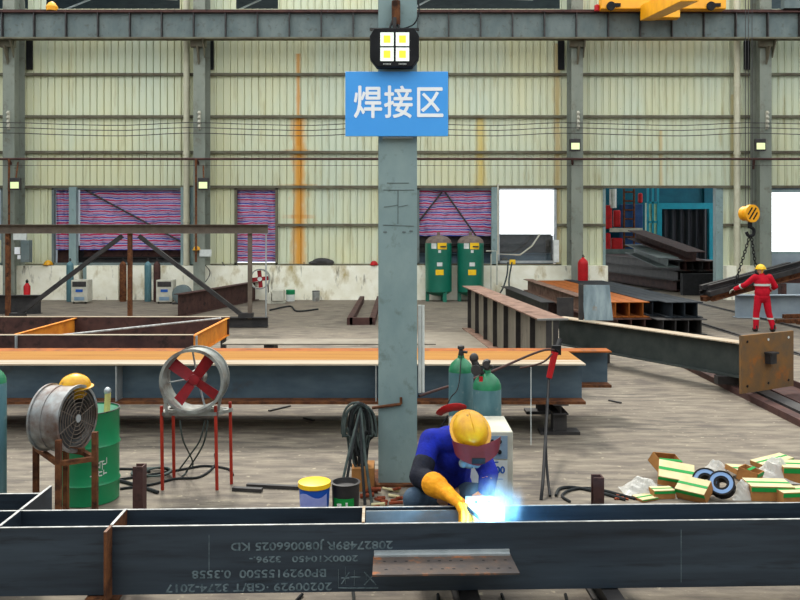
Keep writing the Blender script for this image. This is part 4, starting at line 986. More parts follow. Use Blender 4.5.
# posts around the beam
for px0, px1, y0, Y, lab in ((130.5, 143.5, 467, 6.35, 'short dark red-brown post behind the foreground beam, near green drum'), (592, 605, 478, 6.25, 'short dark red-brown post behind the foreground beam, right side')):
    a = P(px0, y0, Y); c = P(px1, y0, Y); b = B(); b.channel(V(((a.x+c.x)/2+.045, Y+.05, 0)), V(((a.x+c.x)/2+.045, Y+.05, a.z)), .1, .08, .012, V((0, -1, 0)), -1); b.box(a.x-.03, c.x+.03, Y, Y+.14, 0, .02); solo('steel_post', b, M['brown'], lab, 'post')
# supports under the foreground beam
for px, lab, wd in ((100, 'left rusty bearer under the foreground beam', .12), (470, 'middle dark bearer under the foreground beam', .14), (615, 'right dark bearer under the foreground beam', .12)):
    x = (px-400)/800*5.55; b = B(); b.hbeam((x, 5.0 if px > 600 else 5.35, .095), (x-.05, 6.3, .095), .18, wd, .02, .02); solo('floor_bearer', b, M['rust'] if px == 100 else M['dark'], lab, 'support', None)
for pts, lab in (([GP(200, 600)+V((-.2, -.2, 0)), (-1.3, 5.3, 0), (-.9, 5.45, 0), (-.72, 5.9, 0)], 'left'), ([(-.35, 5.95, 0), (-.28, 5.5, 0), (-.12, 5.32, 0), (.1, 5.3, 0), (.25, 5.5, 0), (.28, 5.9, 0)], 'middle'), ([(.75, 5.9, 0), (.78, 5.45, 0), (.95, 5.3, 0), (1.15, 5.4, 0), (1.22, 5.9, 0)], 'right')):
    b = B(); b.path([V(q)+V((0, 0, .014)) for q in pts], .012); solo('floor_cable', b, M['rubber'], 'black cable looping out from under the foreground beam, %s one' % lab, 'cable')

# ------------------------------------------------------------------ drums, fans, buckets
x, y = (89-400)/800*8.05, 8.05
r = thing('oil_drum', (x, y, 0), 'open green oil drum behind the galvanised fan', 'drum')
R_ = .29; H_ = .90
b = B(); prof = [(R_-.01, 0), (R_, .01)]
for zz in (.2, .57): prof += [(R_, zz-.02), (R_+.012, zz), (R_, zz+.02)]
prof += [(R_, H_-.01), (R_+.008, H_), (R_-.004, H_), (R_-.008, H_-.01), (R_-.01, .3), (.01, .3)]
b.lathe(prof, (x, y, 0), n=48); make('drum_shell', b, M['drumgreen'], r, True)
b = B(); b.lathe([(R_-.011, H_-.01), (R_-.012, .32), (.01, .31)], (x, y, 0), n=48, close=False); make('drum_lining', b, M['drumin'], r, True)
b = B(); b.ring(R_-.006, R_+.006, H_, H_+.008, (x, y, 0)); make('rim', b, M['dark'], r)
b = B(); q = lambda u, z: V((x+(R_+.002)*math.sin(u), y-(R_+.002)*math.cos(u), z))
for (u, z, wu, hz) in ((.22,.60,.05,.01),(.22,.55,.01,.06),(.30,.575,.01,.08),(.36,.59,.06,.01),(.36,.55,.05,.01),(.42,.57,.01,.07),(.5,.6,.06,.01),(.5,.56,.01,.08),(.58,.57,.05,.01),(.66,.6,.01,.06),(.24,.5,.08,.01),(.28,.47,.01,.05),(.38,.49,.01,.05),(.44,.5,.05,.01),(.44,.465,.05,.01),(.55,.49,.01,.05),(.6,.48,.06,.01),(.12,.47,.02,.01)):
    b.sheet(lambda a, c: q(u+.3+(a-.5)*wu*2.2, z-.17+(c-.5)*max(hz, .012)), 3, 1, .003, V((0, .3, 0)))
make('smudged_marking', b, M['white'], r)
r_ = thing('wooden_stick', (x+.13, y-.02, .35), 'pale ochre stick with grey cap standing in the green oil drum', 'stick')
b = B(); b.rod((x+.14, y+.02, .36), P(108, 393, y), .032, .03, 12); make('stick_shaft', b, M['dirt'], r_, True)
b = B(); b.ell(P(107.5, 391, y), (.035, .035, .04)); make('stick_cap', b, M['galvclean'], r_, True)

# fan with red blades
fy = 8.25; sF = 800/fy
fc = P(191.5, 381.5, fy); yaw = math.radians(-1)
RF = Matrix.Rotation(yaw, 3, 'Z')@Matrix.Rotation(-PI/2, 3, 'X')  # local z -> +Y rotated
axv = RF@V((0, 0, 1))
r = thing('industrial_fan', (fc.x, fc.y+.15, 0), 'round metal fan with four dark red blades on orange-red legs', 'fan')
b = B(); b.ring(.305, .318, 0, .26, fc, RF, 48); b.ring(.305, .335, -.01, .008, fc, RF, 48); b.ring(.305, .335, .252, .27, fc, RF, 48); make('fan_duct', b, M['galv'], r, True)
hub = fc+axv*.1
for i in range(4):
    a_ = math.radians(54+90*i); dr = RF@V((math.cos(a_), -math.sin(a_), 0)); tn = axv.cross(dr)
    def bl_(u, v):
        rr = .05+.235*u; wd = .056+.008*u; tw = .5-.15*u
        return hub+dr*rr+(tn*math.cos(tw)+axv*math.sin(tw))*(v-.5)*2*wd
    b = B(); b.sheet(bl_, 8, 4, .006, axv); make('blade', b, M['fanred'], r, True)
b = B(); b.lathe([(.02, -.03), (.055, -.02), (.06, .05), (.03, .06)], hub, RF, 20); make('hub', b, M['fanred'], r, True)
b = B(); b.lathe([(.08, .0), (.09, .02), (.09, .12), (.05, .14)], fc+axv*.17, RF, 20)
make('motor', b, M['galv'], r, True)
for a_ in (100, 190, 285):
    b = B(); dr = RF@V((math.cos(math.radians(a_)), -math.sin(math.radians(a_)), 0)); b.rect(fc+axv*.22+dr*.08, fc+axv*.22+dr*.305, .012, .03, axv); make('motor_strut', b, M['galvclean'], r)
base = fc.z-.345
for (px, py, dep) in ((162.5, 490, 0), (217, 490, 0), (174, 478, 1), (231.5, 484, 1)):
    f = GP(px, py); top = f+V((0, 0, base+(.08 if px in (162.5, 217, 231.5) else 0))); top.x += -.01 if px < 200 else -.015
    b = B(); b.rect(f, top, .028, .028, V((0, 1, 0))); make('leg', b, M['legred'], r)
f1, f2, f3, f4 = GP(162.5, 490), GP(217, 490), GP(174, 478), GP(231.5, 484)
b = B(); 
for (a, c) in ((f1, f2), (f3, f4), (f1, f3), (f2, f4)): b.rect(a+V((0, 0, base-.0)), c+V((0, 0, base-.0)), .04, .035)
for k in (.3, .7):
    a = f1.lerp(f3, k)+V((0, 0, base+.0)); c = f2.lerp(f4, k)+V((0, 0, base+.0)); b.rect(a, c, .03, .03)
b.rect(fc+V((-.28, .0, -.16)), V((fc.x-.25, fc.y, base)), .03, .01); b.rect(fc+V((.28, .1, -.16)), V((fc.x+.25, fc.y+.1, base)), .03, .01)
b.rect(fc+V((-.1, .05, -.31)), V((fc.x-.12, fc.y+.05, base)), .06, .03); b.rect(fc+V((.15, .05, -.28)), V((fc.x+.15, fc.y+.05, base)), .06, .03)
make('stand_frame', b, M['galv'], r)
def fcable(pts, lab, rad=.013, m='rubber', z=.0):
    b = B(); b.path([(GP(*q)+V((0, 0, rad))) if len(q) == 2 else V(q) for q in pts], rad); solo('floor_cable', b, M[m], lab, 'cable')
fcable([(60, 476), (100, 482), (150, 476), (185, 470), (205, 467), (228, 470), (233, 476)], 'dark cable arcing across floor behind the red fan legs')
fcable([(120, 490), (150, 486), (175, 480), (200, 478), (215, 466), (215, 455)], 'dark cable on floor between the red fan legs')
fcable([(62, 474), (90, 471), (128, 470), (150, 473)], 'dark cable passing behind the green oil drum')
b = B(); b.path([P(180, 420, 8.35), P(183, 440, 8.4), GP(193, 466)+V((0, 0, .02)), GP(182, 478)+V((0, 0, .02))], .009); b.path([P(205, 420, 8.35), P(200, 440, 8.4), P(190, 455, 8.6), GP(178, 473)+V((0, 0, .02))], .009); b.path([P(208, 420, 8.35), P(203, 445, 8.4), GP(186, 474)+V((0, 0, .02))], .009); solo('drooping_cable', b, M['greycable'], 'thin cables drooping beneath the red-bladed fan to floor', 'cable')
b = B()
for i in range(5): 
    c0 = GP(150+i*2, 474+i); pts = [c0+V((.2*math.cos(a_)*(1-.08*i), .16*math.sin(a_), .02+.012*i)) for a_ in [k*PI/4 for k in range(8)]]; b.path(pts, .011, 6, 4, True)
solo('cable_heap', b, M['greycable'], 'tangled loops of cable on floor left of the red fan legs', 'cable')
fcable([(158, 494), (140, 488), (118, 482), (112, 484)], 'thick black cable end on floor right of the green drum', .018)

# galvanised drum fan
Y2 = 7.25
gc = P(77.5, 418.5, Y2-.1); th = math.radians(77)
ax2 = V((math.sin(th), -math.cos(th), 0))     # facing right and to the camera
R2 = ax2.to_track_quat('Z', 'Y').to_matrix()
r = thing('drum_fan', (gc.x-.15, gc.y+.1, 0), 'rusty galvanised drum fan with round wire grille on brown stand', 'fan')
R0 = .285; L0 = .29
b = B(); b.ring(R0-.012, R0, -L0, 0, gc, R2, 48); b.ring(R0-.012, R0+.014, -.012, .006, gc, R2, 48); b.ring(R0-.012, R0+.014, -L0-.006, -L0+.012, gc, R2, 48); b.ring(R0, R0+.006, -L0*.62, -L0*.58, gc, R2, 48); make('fan_drum', b, M['galvrust'], r, True)
b = B()
for k in range(1, 8): b.path([gc+R2@V((k*.035*math.cos(a_), k*.035*math.sin(a_), .002)) for a_ in [j*PI/8 for j in range(16)]], .0035, 5, 2, True)
for k in range(4):
    a_ = k*PI/4+.3; dr = R2@V((math.cos(a_), math.sin(a_), 0)); b.rod(gc-dr*R0*.98, gc+dr*R0*.98, .004, n=5)
make('wire_grille', b, M['chord'], r)
b = B(); b.lathe([(.1, -.30), (R0-.014, -.30), (R0-.014, -.294), (.1, -.294), (.1, -.30)], gc, R2, 40, False); make('dark_backing', b, M['dark'], r)  # solid dark disc added behind the blades to darken the drum inside
b = B(); b.lathe([(.035, 0), (.035, .012)], gc, R2, 16); make('grille_badge', b, M['galvclean'], r)
for k in range(6):
    a_ = k*PI/3; dr = R2@V((math.cos(a_), math.sin(a_), 0)); tn = ax2.cross(dr)
    b = B(); b.sheet(lambda u, v: gc-ax2*.12+dr*(.05+.2*u)+(tn*.9+ax2*.4)*(v-.5)*.24, 4, 2, .005, ax2); make('blade', b, M['dark'], r)
b = B(); b.lathe([(.09, -.28), (.09, -.1)], gc, R2, 18); make('motor', b, M['dark'], r)
# its stand
def ft(px, py, Y): q = P(px, py, Y); return q
legs = [(36, 441, 7.35), (58.5, 440, 6.85), (95, 432, 7.0), (66, 440, 7.5)]
tops = [ft(*k) for k in legs]
for tq in tops:
    b = B(); b.rect(V((tq.x, tq.y, 0)), tq, .045, .045, V((0, 1, 0))); make('leg', b, M['rust'], r)
b = B(); zc = gc.z-.315
pts = [V((t_.x, t_.y, zc)) for t_ in tops]
for a, c in ((0, 1), (1, 2), (2, 3), (3, 0)): b.rect(pts[a], pts[c], .04, .04)
b.rect((gc.x-.25, gc.y+.14, zc+.02), (gc.x+.05, gc.y, zc+.02), .05, .05); make('stand_frame', b, M['rust'], r)
hat('hard_hat', P(75, 386.5, Y2+.06), 1.0, 'yellow hard hat resting on top of the galvanised drum fan', (0, .12, -1.2))
# left edge cylinder
cylinder((-9-400)/800*7.0, 7.0, 1.5, .125, 'cylbody', 'cylgreen', 'green gas cylinder cut off by the left edge', None)
# cylinders behind the welder
cA = cylinder((461-400)/800*8.2, 8.2, 1.39, .127, 'cylbody', 'cylgreen', 'green-shouldered gas cylinder behind welder, left of pair', None)
cB = cylinder((487-400)/800*7.85, 7.85, 1.3, .14, 'cylbody', 'cylgreen', 'green-shouldered gas cylinder with regulator behind welder, right of pair', None)
b = B(); q = P(476, 370, 7.8); b.lathe([(.05, -.02), (.05, .03)], q, Matrix.Rotation(PI/2, 3, 'X'), 18); b.rod(q, P(486, 375, 7.85), .02); b.rod(P(474, 361, 7.85), P(480, 372, 7.85), .035); b.lathe([(.035, -.02), (.035, .03)], P(486, 364, 7.8), Matrix.Rotation(PI/2, 3, 'X'), 14); b.ell(P(474, 358, 7.85), (.045, .04, .05)); make('regulator', b, M['dark'], cB, True)
b = B(); q = P(481, 379, 7.69); b.cbox(q, (.035, .006, .05)); make('red_tag', b, M['red'], cB)
# welding machine 500
mx0, mx1, my0, my1, mz0, mz1 = .46, .99, 7.0, 7.6, .08, .935
r = thing('welding_machine', ((mx0+mx1)/2, 7.3, 0), 'white and grey-blue welding machine marked 500 behind the crouching welder', 'welding machine')
b = B(); b.box(mx0, mx1, my0, my1, mz0, mz1); make('cabinet', b, M['offwhite'], r, bevel=.012)
b = B(); b.box(mx0+.03, mx1-.05, my0-.008, my0, .70, .90); make('control_panel', b, M['panelblue'], r)
b = B(); b.box(mx0+.03, mx1-.05, my0-.006, my0, .14, .685); make('front_label', b, M['panelw'] if 'panelw' in M else M['white'], r)
b = B()
for (dx, z) in ((-.15, .85), (-.09, .85), (-.15, .79), (-.09, .76), (-.25, .82)): b.lathe([(.02, 0), (.016, .02)], (mx1+dx-.03, my0-.008, z), Matrix.Rotation(PI/2, 3, 'X'), 12)
make('knob', b, M['black'], r)
text('lettering', '500', .085, M['bluetext'], r, Matrix.Translation((.79, my0-.009, .60))@Matrix.Rotation(PI/2, 4, 'X'), .003, .001)
b = B(); b.box(.76, .86, my0-.009, my0-.006, .665, .675); b.box(.74, .9, my0-.009, my0-.006, .52, .525); b.box(.72, .8, my0-.009, my0-.006, .33, .34); make('small_print', b, M['bluetext'], r)
b = B()
for xx in (mx0+.08, mx1-.08):
    for yy in (my0+.08, my1-.08): b.lathe([(.08, -.02), (.08, .02)], (xx, yy, .08), Matrix.Rotation(PI/2, 3, 'Y'), 16)
make('wheel', b, M['black'], r)
# red hand shield near cylinders
sc_ = P(451, 409.5, 7.75)
r = thing('hand_shield', sc_, 'red welding hand shield tilted in front of the left gas cylinder', 'welding shield')
b = B(); RS = Matrix.Rotation(math.radians(-12), 3, 'Y')
def shf(u, v):
    a_ = (u-.5)*2.2; e = math.sqrt(max(.0, 1-(2*v-1)**2*.55)); return sc_+RS@V((.16*math.sin(a_)*e*1.05, -.1*math.cos(a_)*e-.16*v, (v-.5)*.11+.05*math.cos(a_)))
b.sheet(shf, 16, 8, .006, V((0, 1, .2)).normalized()); make('shield_shell', b, M['red'], r, True)
b = B(); b.rod(sc_+V((-.03, 0, -.06)), P(441, 427, 7.7), .01); make('handle', b, M['black'], r)
b = B(); b.path([sc_+V((-.05, -.06, .03)), sc_+V((.0, .0, .12)), sc_+V((.08, .12, .2)), V((cA.location.x, 8.15, 1.42))], .006); make('strap', b, M['black'], r)

# cable coil on hook
b = B(); top = P(359, 407, CY-.1)
r = thing('cable_coil', V((top.x, top.y, 0)), 'thick hanging coil of grey-black cables left of the big column', 'cable')
for i in range(15):
    w_ = .05+.1*random.random(); dx = random.uniform(-.05, .05); bot = .05+.45*(i % 4)/4+random.uniform(0, .1); yy = top.y+random.uniform(-.06, .06)
    zt3 = top.z+random.uniform(-.01, .03)
    b = B(); cxx = top.x+dx
    b.path([(cxx, yy, zt3+.02), (cxx+w_*.8, yy+.01, zt3-.07), (cxx+w_, yy, zt3-.3), (cxx+w_*.6, yy, (zt3+bot)/2), (cxx+w_*.35, yy, bot+.06), (cxx, yy, bot), (cxx-w_*.35, yy-.01, bot+.06), (cxx-w_*.6, yy, (zt3+bot)/2), (cxx-w_, yy, zt3-.3), (cxx-w_*.8, yy, zt3-.07)], .0125, 6, 4, True)
    make('cable_loop', b, M['greycable' if i % 2 else 'rubber'], r, True)
for (x1, y1, m) in ((338, 503, 'greycable'), (343, 505, 'rubber'), (365, 507, 'rubber'), (372, 505, 'greycable')):
    b = B(); e = P(x1, y1, 7.8); e.z = max(e.z, .02); b.path([top+V((.02, -.05, 0)), top.lerp(e, .5)+V((0, -.04, 0)), e], .015); make('cable_tail', b, M[m], r, True)
# buckets
p = V(((314.5-400)/800*7.4, 7.4, 0)); r = thing('bucket', p, 'blue bucket with yellow lid film and lavender label behind the foreground beam', 'bucket')
b = B(); b.lathe([(.125, 0), (.143, .36)], p, n=32); make('bucket_body', b, M['bucketblue'], r, True)
b = B(); b.lathe([(.146, .33), (.152, .335), (.15, .375), (.1, .385), (.02, .39)], p, n=32); make('lid', b, M['yellow'], r, True)
b = B(); b.sheet(lambda u, v: p+V((.15*math.sin((u-.5)*1.9), -.15*math.cos((u-.5)*1.9)+.008*(1-v), .06+.22*v+.02*math.sin(u*7)*v)), 14, 2, .004, V((0, 1, 0))); make('label_wrap', b, M['lav'], r, True)
p = V(((346-400)/800*7.55, 7.5, 0)); r = thing('green_can', p, 'dark pot with bright green label beside the blue bucket', 'pot')
b = B(); b.lathe([(.12, 0), (.13, .33), (.14, .34), (.12, .345), (.11, .3)], p, n=28); make('pot_body', b, M['dark'], r, True)
b = B(); b.sheet(lambda u, v: p+V((.138*math.sin((u-.5)*1.5-.1), -.138*math.cos((u-.5)*1.5-.1), .05+.17*v)), 10, 1, .004, V((0, 1, 0))); make('green_label', b, M['cardgreen'], r, True)
b = B(); b.box(p.x-.07, p.x-.03, p.y-.145, p.y-.135, .14, .18); b.box(p.x+.01, p.x+.03, p.y-.15, p.y-.14, .13, .19); make('label_mark', b, M['white'], r)
for (a, c, w_, lab) in (((233, 490.5), (262, 492), .06, 'short dark flat bar on floor, leftmost of two'), ((247, 487), (299, 489.5), .05, 'longer dark flat bar on floor touching the blue bucket')):
    b = B(); b.rect(GP(*a)+V((0, 0, .02)), GP(*c)+V((0, 0, .02)), w_, .035); solo('flat_bar', b, M['dark'], lab, 'steel bar')
for (a, c, lab) in (((269, 411.5), (290, 406.5), 'dark welding rod stub on floor below the long beams, bigger one'), ((304, 418.5), (314, 421), 'dark welding rod stub on floor below the long beams, smaller one'), ((609, 401), (621, 403.5), 'thin dark stub on the open floor right of the long beams')):
    b = B(); b.rect(GP(*a)+V((0, 0, .012)), GP(*c)+V((0, 0, .012)), .04, .02); solo('rod_stub', b, M['dark'], lab, 'rod')
# debris at column base
k = 0
for i in range(16):
    p = V((random.uniform(-.27, .07), random.uniform(7.75, 8.3), .0)); b = B(); a_ = random.uniform(0, PI); q = p+V((math.cos(a_)*.14, math.sin(a_)*.08, 0)); rr = random.uniform(.012, .025)
    b.rod(p+V((0, 0, rr+.001+.02*(i % 3))), q+V((0, 0, rr+.001+.02*(i % 2))), rr, n=7); solo('scrap_stick', b, M['debris'] if i % 4 else M['cardcream'], 'rusty scrap stick in the heap at the foot of the big column' if i % 4 else 'pale scrap stick in the heap at the foot of the big column', 'scrap', 'scrap heap at column foot, %s' % ('rusty' if i % 4 else 'pale'))
b = B(); b.box(-.5, -.27, 8.25, 8.55, 0, .24); solo('cardboard_box', b, M['card'], 'brown cardboard box half hidden behind the hanging cable coil', 'box', bevel=.005)

# ground clamp and long cable
r = thing('ground_clamp', P(553, 347, 11.3), 'red-handled cable clamp hooked on the right end of the long beams', 'clamp')
b = B(); b.rod(P(555, 352, 10.42), P(549, 378, 10.38), .045, .038, 12); make('red_sleeve', b, M['red'], r, True)
b = B(); b.cbox(P(556, 350, 10.45), (.12, .08, .12)); b.rod(P(560, 340, 10.6), P(556, 352, 10.42), .035); make('clamp_jaw', b, M['black'], r)
b = B(); b.path([P(549, 378, 10.38), P(547, 410, 9.8), P(545, 445, 8.9), P(543, 480, 8.2), GP(541, 500)], .017); b.path([P(548, 400, 9.9), P(546, 440, 9), P(547, 470, 8.5), GP(550, 498)+V((0, 0, .02))], .014); make('hanging_cable', b, M['black'], r, True)
b = B(); b.path([P(554, 350, 10.4), P(545, 350, 10.3), P(530, 355, 10.1), P(500, 368, 9.6), P(470, 380, 9.2), P(440, 389, 8.9), P(419, 396, 8.6)], .015); b.path([P(552, 354, 10.3), P(545, 361, 10.2), P(535, 365, 10.1), P(520, 368, 10.1)], .012); make('side_cable', b, M['brown'], r, True)
b = B(); b.rod(P(531, 366, 10.4), P(531, 445, 9.6), .0045); solo('thin_wire', b, M['galv'], 'thin pale wire hanging straight in front of the long beams, left of red clamp', 'wire')
fcable([(556, 497), (560, 490), (575, 489), (600, 494), (625, 501)], 'dark hose loop on floor behind foreground beam at right', .016)
fcable([(570, 503), (562, 497), (572, 491), (595, 490), (635, 500)], 'second dark hose loop on floor beside the right brown post', .014)

# ------------------------------------------------------------------ rubbish boxes
def carton(px, py, w_, d_, h_, rot, tilt, lab, style=0, lift=0):
    from mathutils import Euler
    R = Euler((tilt[0], tilt[1], rot)).to_matrix(); base_ = GP(px, py)
    cs_ = [R@V((sx*w_/2, sy*d_/2, sz*h_/2)) for sx in (-1, 1) for sy in (-1, 1) for sz in (-1, 1)]
    c = base_+V((0, 0, -min(q.z for q in cs_)+.003+lift))
    r = thing('carton', V((c.x, c.y, lift)), lab, 'carton')
    t_ = .006
    b = B()
    if style == 0: b.cbox(c, (w_, d_, h_), R)
    else:
        b.cbox(c-R@V((0, 0, h_/2-t_/2)), (w_, d_, t_), R)
        for s_ in (-1, 1): b.cbox(c+R@V((s_*(w_/2-t_/2), 0, 0)), (t_, d_, h_), R); b.cbox(c+R@V((0, s_*(d_/2-t_/2), 0)), (w_, t_, h_), R)
        if style == 2: b.cbox(c+R@V((-w_/2-.05, 0, h_/2+.02)), (.13, d_*.95, t_), R@Matrix.Rotation(-.5, 3, 'Y'))
        if style == 2: b.cbox(c+R@V((w_/2+.05, 0, h_/2+.02)), (.13, d_*.95, t_), R@Matrix.Rotation(.5, 3, 'Y'))
    make('carton_body', b, M['card'], r)
    if style != 1:
        b = B(); b.cbox(c+R@V((0, 0, h_/2+.003)), (w_*.99, d_*.99, .004), R); make('top_panel', b, M['cardcream'], r)
    b = B(); b.cbox(c+R@V((0, -d_/2-.002, h_*.3)), (w_, .004, h_*.3), R); b.cbox(c+R@V((0, 0, h_/2+.006)), (w_*.99, d_*.16, .003), R)
    make('green_stripe', b, M['cardgreen'], r)
carton(668, 478, .34, .24, .12, .5, (.5, .2), 'opened brown carton at top left of the rubbish heap', 1)
carton(676, 486, .36, .30, .10, -.3, (.35, .1), 'cream-topped carton tilted, left in rubbish heap', 0)
carton(662, 497, .22, .14, .08, .1, (0, 0), 'small flat brown carton at left edge of rubbish heap', 0)
carton(694, 500, .30, .2, .12, -.75, (.5, 0), 'cream carton with green lines, leaning left of the black spools', 0)
carton(745, 477, .34, .24, .05, .35, (.1, .15), 'flattened carton lying behind the black spools', 0)
carton(772, 466, .42, .22, .05, .3, (0, -.12), 'flattened cream carton at the back of the rubbish heap', 0)
carton(750, 484, .24, .2, .13, .9, (.2, .1), 'brown open carton right of the spools', 1)
carton(768, 497, .42, .28, .14, -.08, (0, 0), 'largest green-striped cream carton in front of the rubbish heap', 0)
carton(795, 480, .34, .3, .17, -.1, (.0, 0), 'green-striped carton at right edge, upper one', 0)
carton(792, 502, .3, .2, .12, .1, (.0, 0), 'green-striped carton at right edge, lower front one', 0)
carton(645, 499, .2, .16, .02, .4, (0, 0), 'flat cream card scrap at left of rubbish heap', 0)
def spool(px, py, Y, lab):
    c = P(px, py, Y); Rr = V((-.4, -.66, .64)).normalized().to_track_quat('Z', 'Y').to_matrix()
    r = thing('wire_spool', V((c.x, c.y, 0)), lab, 'spool')
    b = B(); b.ring(.075, .112, .045, .055, c, Rr, 32); make('flange_highlight', b, M['spool'], r, True)  # pale ring paints the highlight onto the black spool face
    b = B(); b.ring(.05, .125, -.05, .043, c, Rr, 32); b.ring(.112, .128, .03, .058, c, Rr, 32); b.ring(.05, .075, .03, .05, c, Rr, 32); make('spool_body', b, M['black'], r, True)
spool(706, 482, 8.12, 'left black spool with painted pale blue highlight in the rubbish heap'); spool(722, 485, 8.02, 'right black spool with painted pale blue highlight in the rubbish heap')
def film(px, py, w_, h_, lab, Y=None):
    c = GP(px, py); b = B(); rnd = random.Random(px)
    ph = [rnd.uniform(0, 6) for _ in range(6)]
    b.sheet(lambda u, v: c+V(((u-.5)*w_, (v-.5)*w_*.7, .004+h_*math.sin(PI*u)*math.sin(PI*v)*(1+.16*math.sin(u*17+ph[0])*math.cos(v*13+ph[1])+.1*math.sin(u*31+v*27)))), 22, 18, .003, V((0, 0, 1)))
    solo('plastic_film', b, M['film'], lab, 'plastic film', None)
t = MT('clear crumpled plastic'); tr = t.n('ShaderNodeBsdfTransparent'); mx = t.n('ShaderNodeMixShader'); mx.inputs[0].default_value = .45
t.fin(srgb((225, 222, 214)), .25); t.l(tr.outputs[0], mx.inputs[1]); t.l(t.p.outputs[0], mx.inputs[2]); t.l(mx.outputs[0], t.t.nodes['Material Output'].inputs[0]); M['film'] = t.m
film(642, 492, .42, .14, 'crumpled clear film at left end of the rubbish heap'); film(775, 480, .45, .22, 'crumpled clear film bulging among the right cartons'); film(742, 498, .25, .16, 'clear bag just right of the spools'); film(716, 474, .3, .14, 'clear film behind the spools')
b = B(); c = GP(628, 499)
for i in range(14): 
    q = c+V((random.uniform(-.22, .2), random.uniform(-.06, .12), .01)); b.cbox(q, (.03, .02, .015), Matrix.Rotation(random.random()*3, 3, 'Z'))
solo('grit', b, M['debris'], 'scattered dark grit at the left end of the rubbish heap', 'grit', kind='stuff')

# ------------------------------------------------------------------ the welder
W = thing('person', (.42, 6.6, 0), 'crouching welder in blue jacket, yellow hard hat and orange gloves behind foreground beam', 'person')
head = V((.555, 6.27, 1.13))
pel = V((.42, 6.85, .43)); che = V((.42, 6.62, .88)); sR, sL = V((.25, 6.5, .99)), V((.60, 6.5, .97))
eR, wR_ = V((.16, 6.3, .76)), V((.335, 6.02, .735)); eL, wL = V((.70, 6.32, .78)), V((.66, 6.12, .70))
kR_, kL_ = V((.11, 6.25, .60)), V((.62, 6.22, .64)); aR, aL = V((.14, 6.62, .1)), V((.6, 6.6, .1))
b = B(); b.ell(head+V((0, -.01, -.03)), (.078, .09, .115), Matrix.Rotation(.9, 3, 'X')); b.cap(che+V((.04, -.06, .1)), head+V((-.02, .06, -.02)), .06, .055)
b.cap(pel, che, .12, .13)
for a, e, w_ in ((sR, eR, wR_), (sL, eL, wL)): b.cap(che+V((0, 0, .06)), a, .07, .06); b.cap(a, e, .052, .042); b.cap(e, w_, .04, .03)
for k_, a_ in ((kR_, aR), (kL_, aL)):
    b.cap(pel, pel.lerp(k_, .15), .1, .09); b.cap(pel, k_, .085, .06); b.cap(k_, a_, .055, .042)
b.ell(head+V((.005, -.12, -.09)), (.016, .022, .02)); b.ell(head+V((-.075, 0, -.03)), (.014, .022, .03)); b.ell(head+V((.075, 0, -.03)), (.014, .022, .03))
o = make('body', b, M['skin'], W); remesh(o, .012, 3)
b = B(); b.cap(pel+V((0, -.05, .1)), che, .17, .19); b.ell(che+V((0, 0, .04)), (.2, .15, .16)); b.cap(sR+V((.03, 0, 0)), sL-V((.03, 0, 0)), .1, .1); b.cap(sR, eR, .095, .08); b.cap(sL, eL, .095, .08); b.cap(sR.lerp(che, .5), che+V((.06, -.1, .12)), .09, .08); b.cap(eL, wL, .08, .065)
b.ell(pel+V((0, .0, .1)), (.2, .17, .14))
o = make('jacket', b, M['jacket'], W); remesh(o, .012, 3)
b = B(); b.cap(sR.lerp(eR, .62), eR, .09, .09); b.cap(eR, eR.lerp(wR_, .75), .088, .072); o = make('protective_sleeve', b, M['sleeve'], W); remesh(o, .01, 3)
b = B(); b.ell(pel, (.18, .16, .14))
for k_, a_ in ((kR_, aR), (kL_, aL)): b.cap(pel+V((-.08 if k_ is kR_ else .08, 0, 0)), k_, .115, .09); b.cap(k_, a_, .09, .07)
o = make('trousers', b, M['jeans'], W); remesh(o, .012, 3)
for a_ in (aR, aL):
    b = B(); b.ell(a_+V((0, -.08, -.045)), (.055, .14, .055)); b.cap(a_+V((0, 0, -.03)), a_+V((0, 0, .08)), .055, .06); o = make('boot', b, M['boot'], W); remesh(o, .012, 2)
# gloves
hd = (V((.505, 5.80, .665))-wR_)
b = B(); b.cap(eR.lerp(wR_, .62), wR_+hd*.1, .084, .062); b.cap(wR_, wR_+hd*.5, .06, .045); b.cap(eR.lerp(wR_, .55), eR.lerp(wR_, .72), .094, .088); hand(b, wR_+hd*.12, hd, V((.25, .25, .9)), 2.05, .85, -1); o = make('glove', b, M['glove'], W); remesh(o, .0055, 2)
b = B(); b.cap(eL.lerp(wL, .6), wL, .07, .05); hand(b, wL, V((-.2, -.5, -.3)), V((0, -.3, .9)), 1.3, .5, 1); o = make('glove', b, M['glove'], W); remesh(o, .0055, 2)
hat('hard_hat', head+V((-.005, -.015, .0)), 1.22, '', (math.radians(42), math.radians(-6), math.radians(8)), 'hatyellow', W)
# face shield
fs = head+V((.035, -.13, -.125))
def fsf(u, v):
    a_ = (u-.5)*2.7; ee = 1-.35*abs(2*u-1)**2
    return fs+V((.195*math.sin(a_)*(1-.1*v), -.13*math.cos(a_)*1.0-.05*v+.06, (.05-.13*v*ee)+.05*math.sin(a_)*.35+.04*abs(math.sin(a_))))
b = B(); b.sheet(fsf, 20, 8, .006, V((0, 1, .15)).normalized()); make('face_shield', b, M['mask'], W, True)
b = B(); b.cbox(fs+V((.0, -.13, -.04)), (.1, .012, .045), Matrix.Rotation(.3, 3, 'X')); make('shield_window', b, M['black'], W)
b = B(); b.cap(head+V((0, -.04, -.1)), head+V((-.02, -.1, -.21)), .06, .06); b.ell(head+V((-.07, -.13, -.22)), (.035, .03, .035)); b.ell(head+V((.03, -.14, -.22)), (.035, .03, .035)); make('respirator', b, M['resp'], W, True)
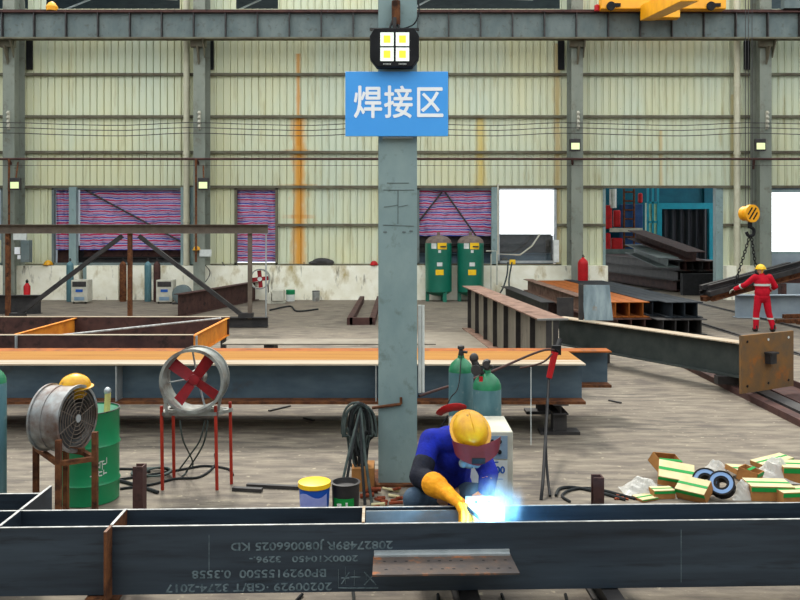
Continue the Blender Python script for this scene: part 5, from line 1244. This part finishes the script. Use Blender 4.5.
# torch
r = thing('welding_torch', V((.52, 5.8, .64)), 'black welding torch held in the orange glove', 'welding torch')
b = B(); b.path([V((.44, 5.92, .70)), V((.52, 5.80, .655)), V((.58, 5.72, .63)), V((.62, 5.67, .60))], .013, 8); make('torch_neck', b, M['black'], r, True)
b = B(); b.path([V((.44, 5.92, .70)), V((.36, 6.2, .5)), V((.3, 6.3, .2)), V((.6, 6.6, .03)), V((.75, 6.95, .3))], .014, 8); make('torch_hose', b, M['rubber'], r, True)
arc = V((.635, 5.655, .59))
b = B(); b.ell(arc, (.016,)*3); make('arc_spark', b, M['arc'], r, True, label='white-hot welding arc')
# lit fume
t = MT('welding fume'); tt = t.t; vol = t.n('ShaderNodeVolumeScatter'); vol.inputs['Color'].default_value = (.75, .92, 1, 1); vol.inputs['Anisotropy'].default_value = 0
nz = t.noise(9, 4, (1, 1, .6), .42, .68)
gd = t.n('ShaderNodeVectorMath', operation='LENGTH'); t.l(t.co, gd.inputs[0])
fall = t.math('SUBTRACT', 1.0, t.math('DIVIDE', gd.outputs['Value'], .25), True)
t.l(t.math('MULTIPLY', t.math('MULTIPLY', nz, t.math('MULTIPLY', fall, fall)), 24.0), vol.inputs['Density']); tt.links.new(vol.outputs[0], tt.nodes['Material Output'].inputs['Volume'])
tt.links.remove(tt.nodes['Material Output'].inputs['Surface'].links[0]); M['fume'] = t.m
b = B(); fc_ = arc+V((.05, .08, .14)); b.ell(fc_, (.27, .27, .29)); o = make('welding_fume', b, M['fume'], None, True, at=fc_); tag(o, 'bluish glowing welding fume rising from the arc', 'smoke', kind='stuff')
L = bpy.data.lights.new('arc_light', 'POINT'); L.energy = 45; L.color = (.16, .55, 1); L.shadow_soft_size = .02
lo = bpy.data.objects.new('arc_light', L); lo.location = arc+V((0, 0, .05)); COL.objects.link(lo)

# ------------------------------------------------------------------ light, world, camera
wd = bpy.data.worlds.new('world'); SC.world = wd; wd.use_nodes = True
bg = wd.node_tree.nodes['Background']; bg.inputs[0].default_value = (.93, .98, 1.0, 1); bg.inputs[1].default_value = 2.25
S = bpy.data.lights.new('sun', 'SUN'); S.energy = 3.1; S.angle = math.radians(9); S.color = (1, .95, .86)
so = bpy.data.objects.new('sun', S); so.rotation_euler = V((-.3, 1, 1.3)).to_track_quat('Z', 'Y').to_euler(); COL.objects.link(so)
cam = bpy.data.cameras.new('camera'); cam.sensor_width = 36; cam.lens = 36; cam.shift_y = -70/800; cam.clip_end = 300
co = bpy.data.objects.new('camera', cam); co.location = (0, 0, 2.7); co.rotation_euler = (PI/2, 0, 0); COL.objects.link(co); SC.camera = co
SC.view_settings.view_transform = 'Standard'; SC.view_settings.look = 'None'; SC.view_settings.gamma = 1; SC.view_settings.exposure = 0
SC.view_settings.use_curve_mapping = False
